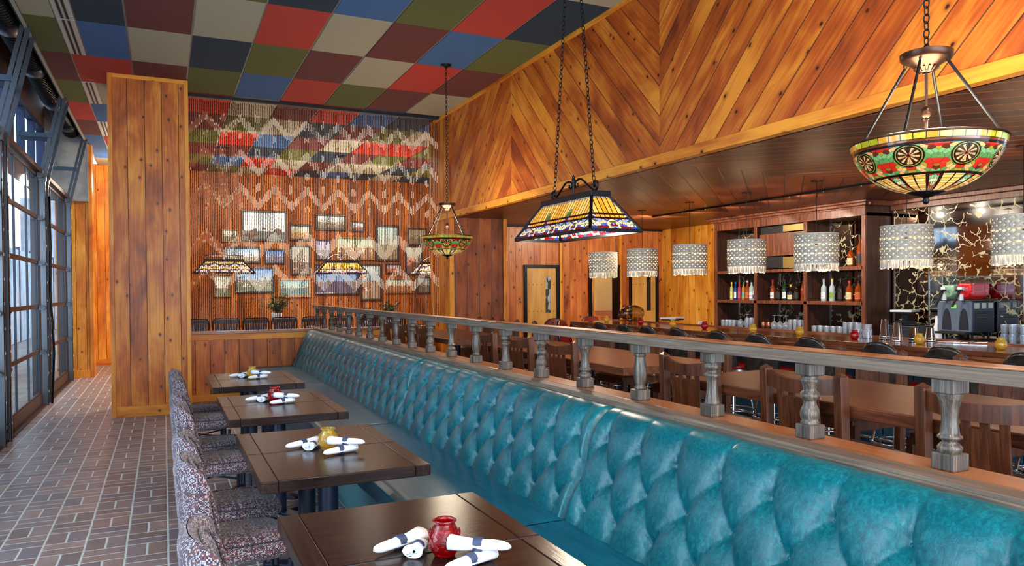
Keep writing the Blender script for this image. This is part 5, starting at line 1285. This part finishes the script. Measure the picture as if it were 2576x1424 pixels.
trough_lamp((5.35, 15.4, 1.9), 1.02, .42, .64, .16, .215, 'mission', 'stained-glass lamp seen at the right edge behind the curtain', rz=.0)

# ------------------------------------------------------------------ bead curtain
e = empty('curtain_track', (2.1, 11.08, CZ)); tag(e, 'black ceiling track carrying the bead curtain', 'track'); b = MB(); b.box(-1.79, 1.82, -.03, .03, -.04, -.001); b.build('track_bar', 'matte_black', e)
b = MB(); rb = random.Random(11)
ROWS = [(3.98, 3.75, .062), (3.50, 3.24, .062), (3.02, 2.77, .064), (2.33, 2.08, .085), (1.88, 1.62, .075)]
def pat(x, z):
    ph = (x - .54) / .455; tri = abs((ph % 1) - .5) * 2
    for i, (zp, zv, th) in enumerate(ROWS):
        zc = zv + (zp - zv) * tri
        if abs(z - zc) < th: return True
        fx = ((ph + .5) % 1) - .5
        if i < 3:
            if abs(((ph % 1) - .5) * .455) < .03 and abs(z - zp + .0) < .06 and rb.random() < .95: return True
            if abs(fx * .455) < .03 and abs(z - zv + .02) < .055 and rb.random() < .8: return True
    return False
xk = .325; ns = 0
def bead(x, y, z0, z1, r, m, n=5):
    base = len(b.v)
    for zz, rr in ((z0, r * .55), (z0 + (z1 - z0) * .18, r), (z1 - (z1 - z0) * .18, r), (z1, r * .55)):
        for k in range(n): a = 2 * PI * k / n; b.v.append((x + rr * math.cos(a), y + rr * math.sin(a), zz))
    for j in range(3):
        for k in range(n): b.f.append((base + j * n + k, base + j * n + (k + 1) % n, base + (j + 1) * n + (k + 1) % n, base + (j + 1) * n + k)); b.m.append(m)
while xk < 3.915:
    yy = 11.11 + rb.uniform(-.012, .012); zb = 1.06 - .02 * (xk - .3) + rb.uniform(-.012, .03);  zb = 1.345 if 2.10 < xk < 2.26 else zb; z = CZ - .045 - rb.uniform(0, .03)
    while z > zb:
        cream = pat(xk, z - .02); L = .036 if cream else .052
        if cream: m = 1 if xk > 1.0 or rb.random() < (xk - .3) / .9 else 2
        else: m = 0
        bead(xk + rb.uniform(-.0015, .0015), yy, z - L, z - .002, .0062 if cream else .0046, m, 5 if cream else 4); z -= L
    xk += .0243
MT['bead_brown'] = plain('dark_bamboo_bead', (64, 30, 20), .4); MT['bead_cream'] = plain('cream_bamboo_bead', (238, 226, 202), .45); MT['bead_tan'] = plain('tan_bamboo_bead', (176, 104, 50), .45)
o = b.build('bead_curtain', ['bead_brown', 'bead_cream', 'bead_tan'], smooth=SM); tag(o, 'wide hanging bead curtain with cream zigzags over brown strings', 'bead curtain', kind='stuff')

# ------------------------------------------------------------------ back room: pictures, chairs, plants
RC = [(1.61, 2.64, 2.69, 3.43), (3.27, 4.02, 2.98, 3.4), (4.11, 4.47, 2.97, 3.24), (2.66, 3.19, 2.72, 3.14), (1.18, 1.57, 2.66, 2.98), (1.25, 2.05, 2.18, 2.59), (2.11, 2.6, 2.17, 2.55), (2.69, 3.17, 1.92, 2.64), (3.27, 3.65, 2.27, 2.79), (3.75, 4.72, 2.28, 2.87),
      (4.72, 5.34, 2.26, 3.18), (5.54, 6.06, 2.67, 3.13), (5.47, 5.94, 1.93, 2.68), (1.0, 1.4, 1.41, 1.95), (1.46, 2.35, 1.5, 2.13), (2.39, 3.17, 1.39, 1.86), (3.25, 4.33, 1.44, 2.21), (4.32, 4.9, 1.29, 2.22), (4.96, 5.36, 1.95, 2.23), (4.95, 5.71, 1.46, 1.88), (5.76, 6.16, 1.45, 1.91)]
def paint_fn(sky, sky2, ground, blob, blob2, hz, seed, big, asp):
    def fn():
        u, v, _ = sep(uvc()); U = u * asp
        n = noise(comb(U * 5.0 + seed, v * 5.0, seed), 1.0, 4, .6); nb = noise(comb(U * big + seed * 3.1, v * big * 1.15, seed), 1.0, 3, .55); nd_ = noise(comb(U * 16.0, v * 16.0, seed), 1.0, 3, .6)
        s = mixc(sst(v + (n - .5) * .5, hz, 1.0), C(*sky2), C(*sky)); g = mixc(n, tuple(c * .7 for c in C(*ground)), C(*ground))
        col = mixc(sst(v + (n - .5) * .12, hz + .015, hz - .015), s, g)
        zone = sst(absn(v - (hz - .06)), .28, .20)
        b_ = sst(nb, .535, .555) * zone; col = mixc(b_, col, mixc(sst(nd_, .48, .53), C(*blob), C(*blob2)))
        return dict(col=col, rough=.45, coat=.2)
    return fn
SK, SB, GR, TN = (176, 198, 206), (90, 140, 200), (110, 118, 84), (176, 150, 112)
PT = [((186, 208, 214), (206, 214, 206), (88, 96, 92), (20, 18, 18), (96, 60, 30), .30, 'large dark-framed painting of cattle under a pale sky, top left of the group', 'd', 3.0),
 ((196, 206, 200), (170, 176, 160), (96, 84, 58), (40, 34, 30), (206, 196, 176), .52, 'framed painting of a herd at the top centre', 'd', 5.0), ((190, 206, 204), (190, 190, 170), (120, 70, 50), (60, 24, 20), (190, 60, 40), .45, 'small framed rooster picture at the top', 'd', 4.0),
 ((180, 190, 186), (200, 180, 140), (176, 130, 84), (140, 80, 50), (220, 190, 150), .5, 'framed painting of hens on sandy ground right of the large cattle painting', 'd', 6.0), ((186, 200, 200), (180, 180, 160), (110, 120, 90), (170, 50, 40), (30, 26, 26), .45, 'small gilt-framed picture of birds at the left end', 'g', 5.0),
 ((130, 180, 220), (190, 214, 220), (160, 150, 110), (16, 16, 20), (210, 210, 206), .38, 'framed blue-sky picture with a black and white animal, left', 'd', 4.0), ((80, 120, 190), (120, 150, 200), (100, 110, 140), (190, 180, 170), (120, 80, 70), .5, 'small bright blue framed picture of sheep', 'd', 6.0),
 ((150, 156, 150), (160, 160, 150), (120, 104, 96), (110, 60, 46), (200, 196, 190), .42, 'tall grey framed painting beside the blue sheep picture', 'd', 4.0), ((150, 150, 190), (170, 160, 190), (120, 110, 120), (60, 60, 80), (200, 196, 210), .5, 'lavender framed picture left of the long herd painting', 'd', 5.0),
 ((150, 170, 150), (180, 184, 150), (150, 110, 76), (220, 206, 180), (140, 84, 56), .55, 'long gilt-edged painting of a crowded herd in the centre', 'g', 4.5), ((150, 180, 176), (160, 170, 160), (130, 116, 90), (120, 104, 84), (160, 100, 70), .45, 'tall framed painting with a hay-coloured mound', 'd', 2.6),
 ((120, 116, 96), (140, 130, 100), (110, 96, 70), (40, 36, 30), (180, 170, 140), .5, 'small dim framed picture at the right end, top', 'd', 4.0), ((170, 180, 160), (150, 140, 120), (100, 70, 60), (130, 50, 36), (190, 130, 90), .42, 'tall framed hen painting at the right', 'd', 4.0),
 ((206, 220, 210), (200, 206, 190), (110, 120, 90), (20, 40, 60), (190, 100, 50), .4, 'gilt-framed rooster painting under the left stained-glass lamp', 'g', 2.6), ((90, 140, 214), (150, 190, 226), (120, 136, 110), (220, 220, 216), (120, 60, 40), .48, 'wide blue-sky painting of hens below the left pictures', 'd', 5.0),
 ((120, 180, 206), (180, 206, 190), (110, 150, 150), (196, 110, 60), (60, 130, 180), .5, 'turquoise painting in a pale wooden frame, bottom row', 'p', 4.0), ((70, 120, 200), (120, 150, 190), (90, 84, 110), (110, 60, 40), (56, 36, 40), .42, 'large dark-framed painting of a bull before a brown cliff', 'd', 2.4),
 ((170, 190, 190), (130, 160, 180), (150, 130, 110), (120, 50, 40), (210, 190, 160), .55, 'tall dark-framed painting of red hens in the bottom row', 'd', 3.4), ((150, 160, 200), (170, 140, 130), (160, 90, 60), (120, 60, 40), (200, 180, 170), .5, 'small pinkish framed picture above the bottom right row', 'd', 6.0),
 ((160, 180, 180), (190, 190, 170), (150, 110, 80), (140, 60, 36), (210, 200, 180), .5, 'wide framed rooster painting, bottom right', 'g', 5.0), ((120, 150, 160), (150, 160, 150), (100, 100, 90), (60, 50, 46), (180, 170, 160), .5, 'lowest right framed picture beside the curtain edge', 'd', 4.0)]
MT['fr_d'] = plain('dark_picture_frame', (40, 28, 24), .35, coat=.3); MT['fr_g'] = plain('gilt_picture_frame', (128, 96, 56), .4, metal=.5); MT['fr_p'] = plain('pale_wood_frame', (170, 126, 84), .5)
for i, (r_, p_) in enumerate(zip(RC, PT)):
    x0, x1, z0, z1 = r_; x0 += .012; x1 -= .012; z0 += .014; z1 -= .014; e = empty('framed_painting', ((x0 + x1) / 2, 18.098, (z0 + z1) / 2)); hw, hh = (x1 - x0) / 2, (z1 - z0) / 2; t = .05 if hw > .25 else .035
    b = MB(); b.box(-hw, hw, -.045, 0, hh - t, hh); b.box(-hw, hw, -.045, 0, -hh, -hh + t); b.box(-hw, -hw + t, -.045, 0, -hh + t, hh - t); b.box(hw - t, hw, -.045, 0, -hh + t, hh - t); b.build('frame', 'fr_' + p_[7], e, bevel=.008)
    m_ = mat('painting_%02d' % i, paint_fn(*p_[:6], i * 4.7 + 1.3, p_[8], hw / hh))
    b = MB(); b.box(-hw + t, hw - t, -.02, -.002, -hh + t, hh - t); b.quad((-hw + t, -.021, -hh + t), (hw - t, -.021, -hh + t), (hw - t, -.021, hh - t), (-hw + t, -.021, hh - t), 0, ((0, 0), (1, 0), (1, 1), (0, 1))); b.build('canvas', m_, e)
    tag(e, p_[6], 'painting', 'farm-animal paintings on the red back wall')
# slat-backed black chairs behind the low wall
MT['tube_chair'] = plain('black_tube_frame', (30, 28, 34), .3, metal=.5); MT['slat_glint'] = plain('slat_glint_blue', (120, 142, 190), .4)
def slat_chair():
    e = empty('slat_chair', (0, 0, 0)); W = .2; T = 1.12
    b = MB(); b.tube([(-W, 0, .0), (-W, .02, .7), (-W, 0, T - .05), (-W + .02, 0, T - .01), (-W + .05, 0, T), (W - .05, 0, T), (W - .02, 0, T - .01), (W, 0, T - .05), (W, .02, .7), (W, 0, 0)], .012, 8); b.build('back_frame', 'tube_chair', e, smooth=True)
    b = MB()
    for k in range(9): x = -W + .045 + k * .0388; b.box(x - .013, x + .013, .004, .012, .76, 1.05)
    b.build('slat', 'tube_chair', e)
    b = MB(); b.box(-W + .01, W - .01, -.004, .004, 1.04, 1.10); b.build('top_rail', 'tube_chair', e)
    b = MB()
    for k in range(8): x = -W + .065 + k * .0388; b.box(x - .008, x + .008, -.012, -.006, .76, .99)
    b.build('glint_strip', 'slat_glint', e)  # pale blue strips draw the light caught by the dark slats
    b = MB(); b.box(-W, W, -.42, 0, .70, .74); b.build('seat', 'matte_black', e, bevel=.01)
    for x in (-W, W): b = MB(); b.tube([(x, -.4, 0), (x, -.4, .7)], .012, 8); b.build('leg', 'tube_chair', e, smooth=SM)
    return e
sc0 = slat_chair(); xs2 = [.44, .90, 1.35, 1.80, 2.28, 2.74, 3.20, 3.66]
for i, x in enumerate(xs2):
    if i == 0: e = sc0; e.location = (x, 12.75, 0)
    else: e = dup(sc0, (x, 12.75 + (.04 if i % 2 else 0), 0), (.02, -.03)[i % 2])
    tag(e, 'black slat-backed chair behind the low pine wall, %s from the left' % ORD[i], 'chair', 'black chairs behind the low wall')
# potted plants
MT['leaf'] = mat('glossy_green_leaf', lambda: dict(col=mixc(orand(), C(24, 62, 22), C(60, 104, 40)), rough=.4)); MT['leaf_d'] = plain('dark_purple_leaf', (34, 30, 34), .4)
def plant(x, y, z, s, lab, dark, seed):
    e = empty('potted_plant', (x, y, 0)); tag(e, lab, 'plant'); r_ = random.Random(seed)
    b = MB(); b.lathe([(.07, z - .16), (.10, z), (.09, z), (.085, z - .02), (0, z - .02)], 18); b.build('pot', 'white', e, smooth=SM)
    b = MB(); b.lathe([(.13, 0), (.13, .02), (.02, .04), (.02, z - .18), (.1, z - .165), (0, z - .16)], 14); b.build('stand', 'matte_black', e, smooth=SM)
    b = MB(); bs = MB()
    for k in range(34):
        a = r_.uniform(0, 2 * PI); el = r_.uniform(.5, 1.35); L = s * r_.uniform(.5, 1); d = Vector((math.cos(a) * math.cos(el), math.sin(a) * math.cos(el), math.sin(el)))
        p0 = Vector((0, 0, z - .02)); p1 = p0 + d * L; bs.tube([p0, (p0 + p1) / 2 + Vector((0, 0, .03)), p1], .003, 4)
        for q in range(7):
            c = p0 + d * (L * (.35 + .65 * q / 6)); t = Vector((r_.uniform(-1, 1), r_.uniform(-1, 1), r_.uniform(-.6, .6))).normalized(); n_ = t.cross(Vector((0, 0, 1))).normalized(); ll = r_.uniform(.05, .085)
            w_ = ll * .24; m_ = c + t * ll * .5 + Vector((0, 0, .008)); e1 = c + t * ll - Vector((0, 0, .012))
            b.quad(c, m_ + n_ * w_, e1, m_ - n_ * w_, 1 if (dark and q > 4) else 0)
    b.build('foliage', ['leaf', 'leaf_d'], e); bs.build('stem', 'leaf', e)
plant(1.84, 14.0, 1.16, .42, 'leafy green potted plant behind the curtain, left of the rail end', False, 3)
plant(4.02, 14.3, 1.10, .32, 'potted plant with dark purple tips behind the curtain, right', True, 8)
plant(3.48, 13.9, 1.06, .2, 'small dark-leaved potted plant left of the purple-tipped one', True, 9)
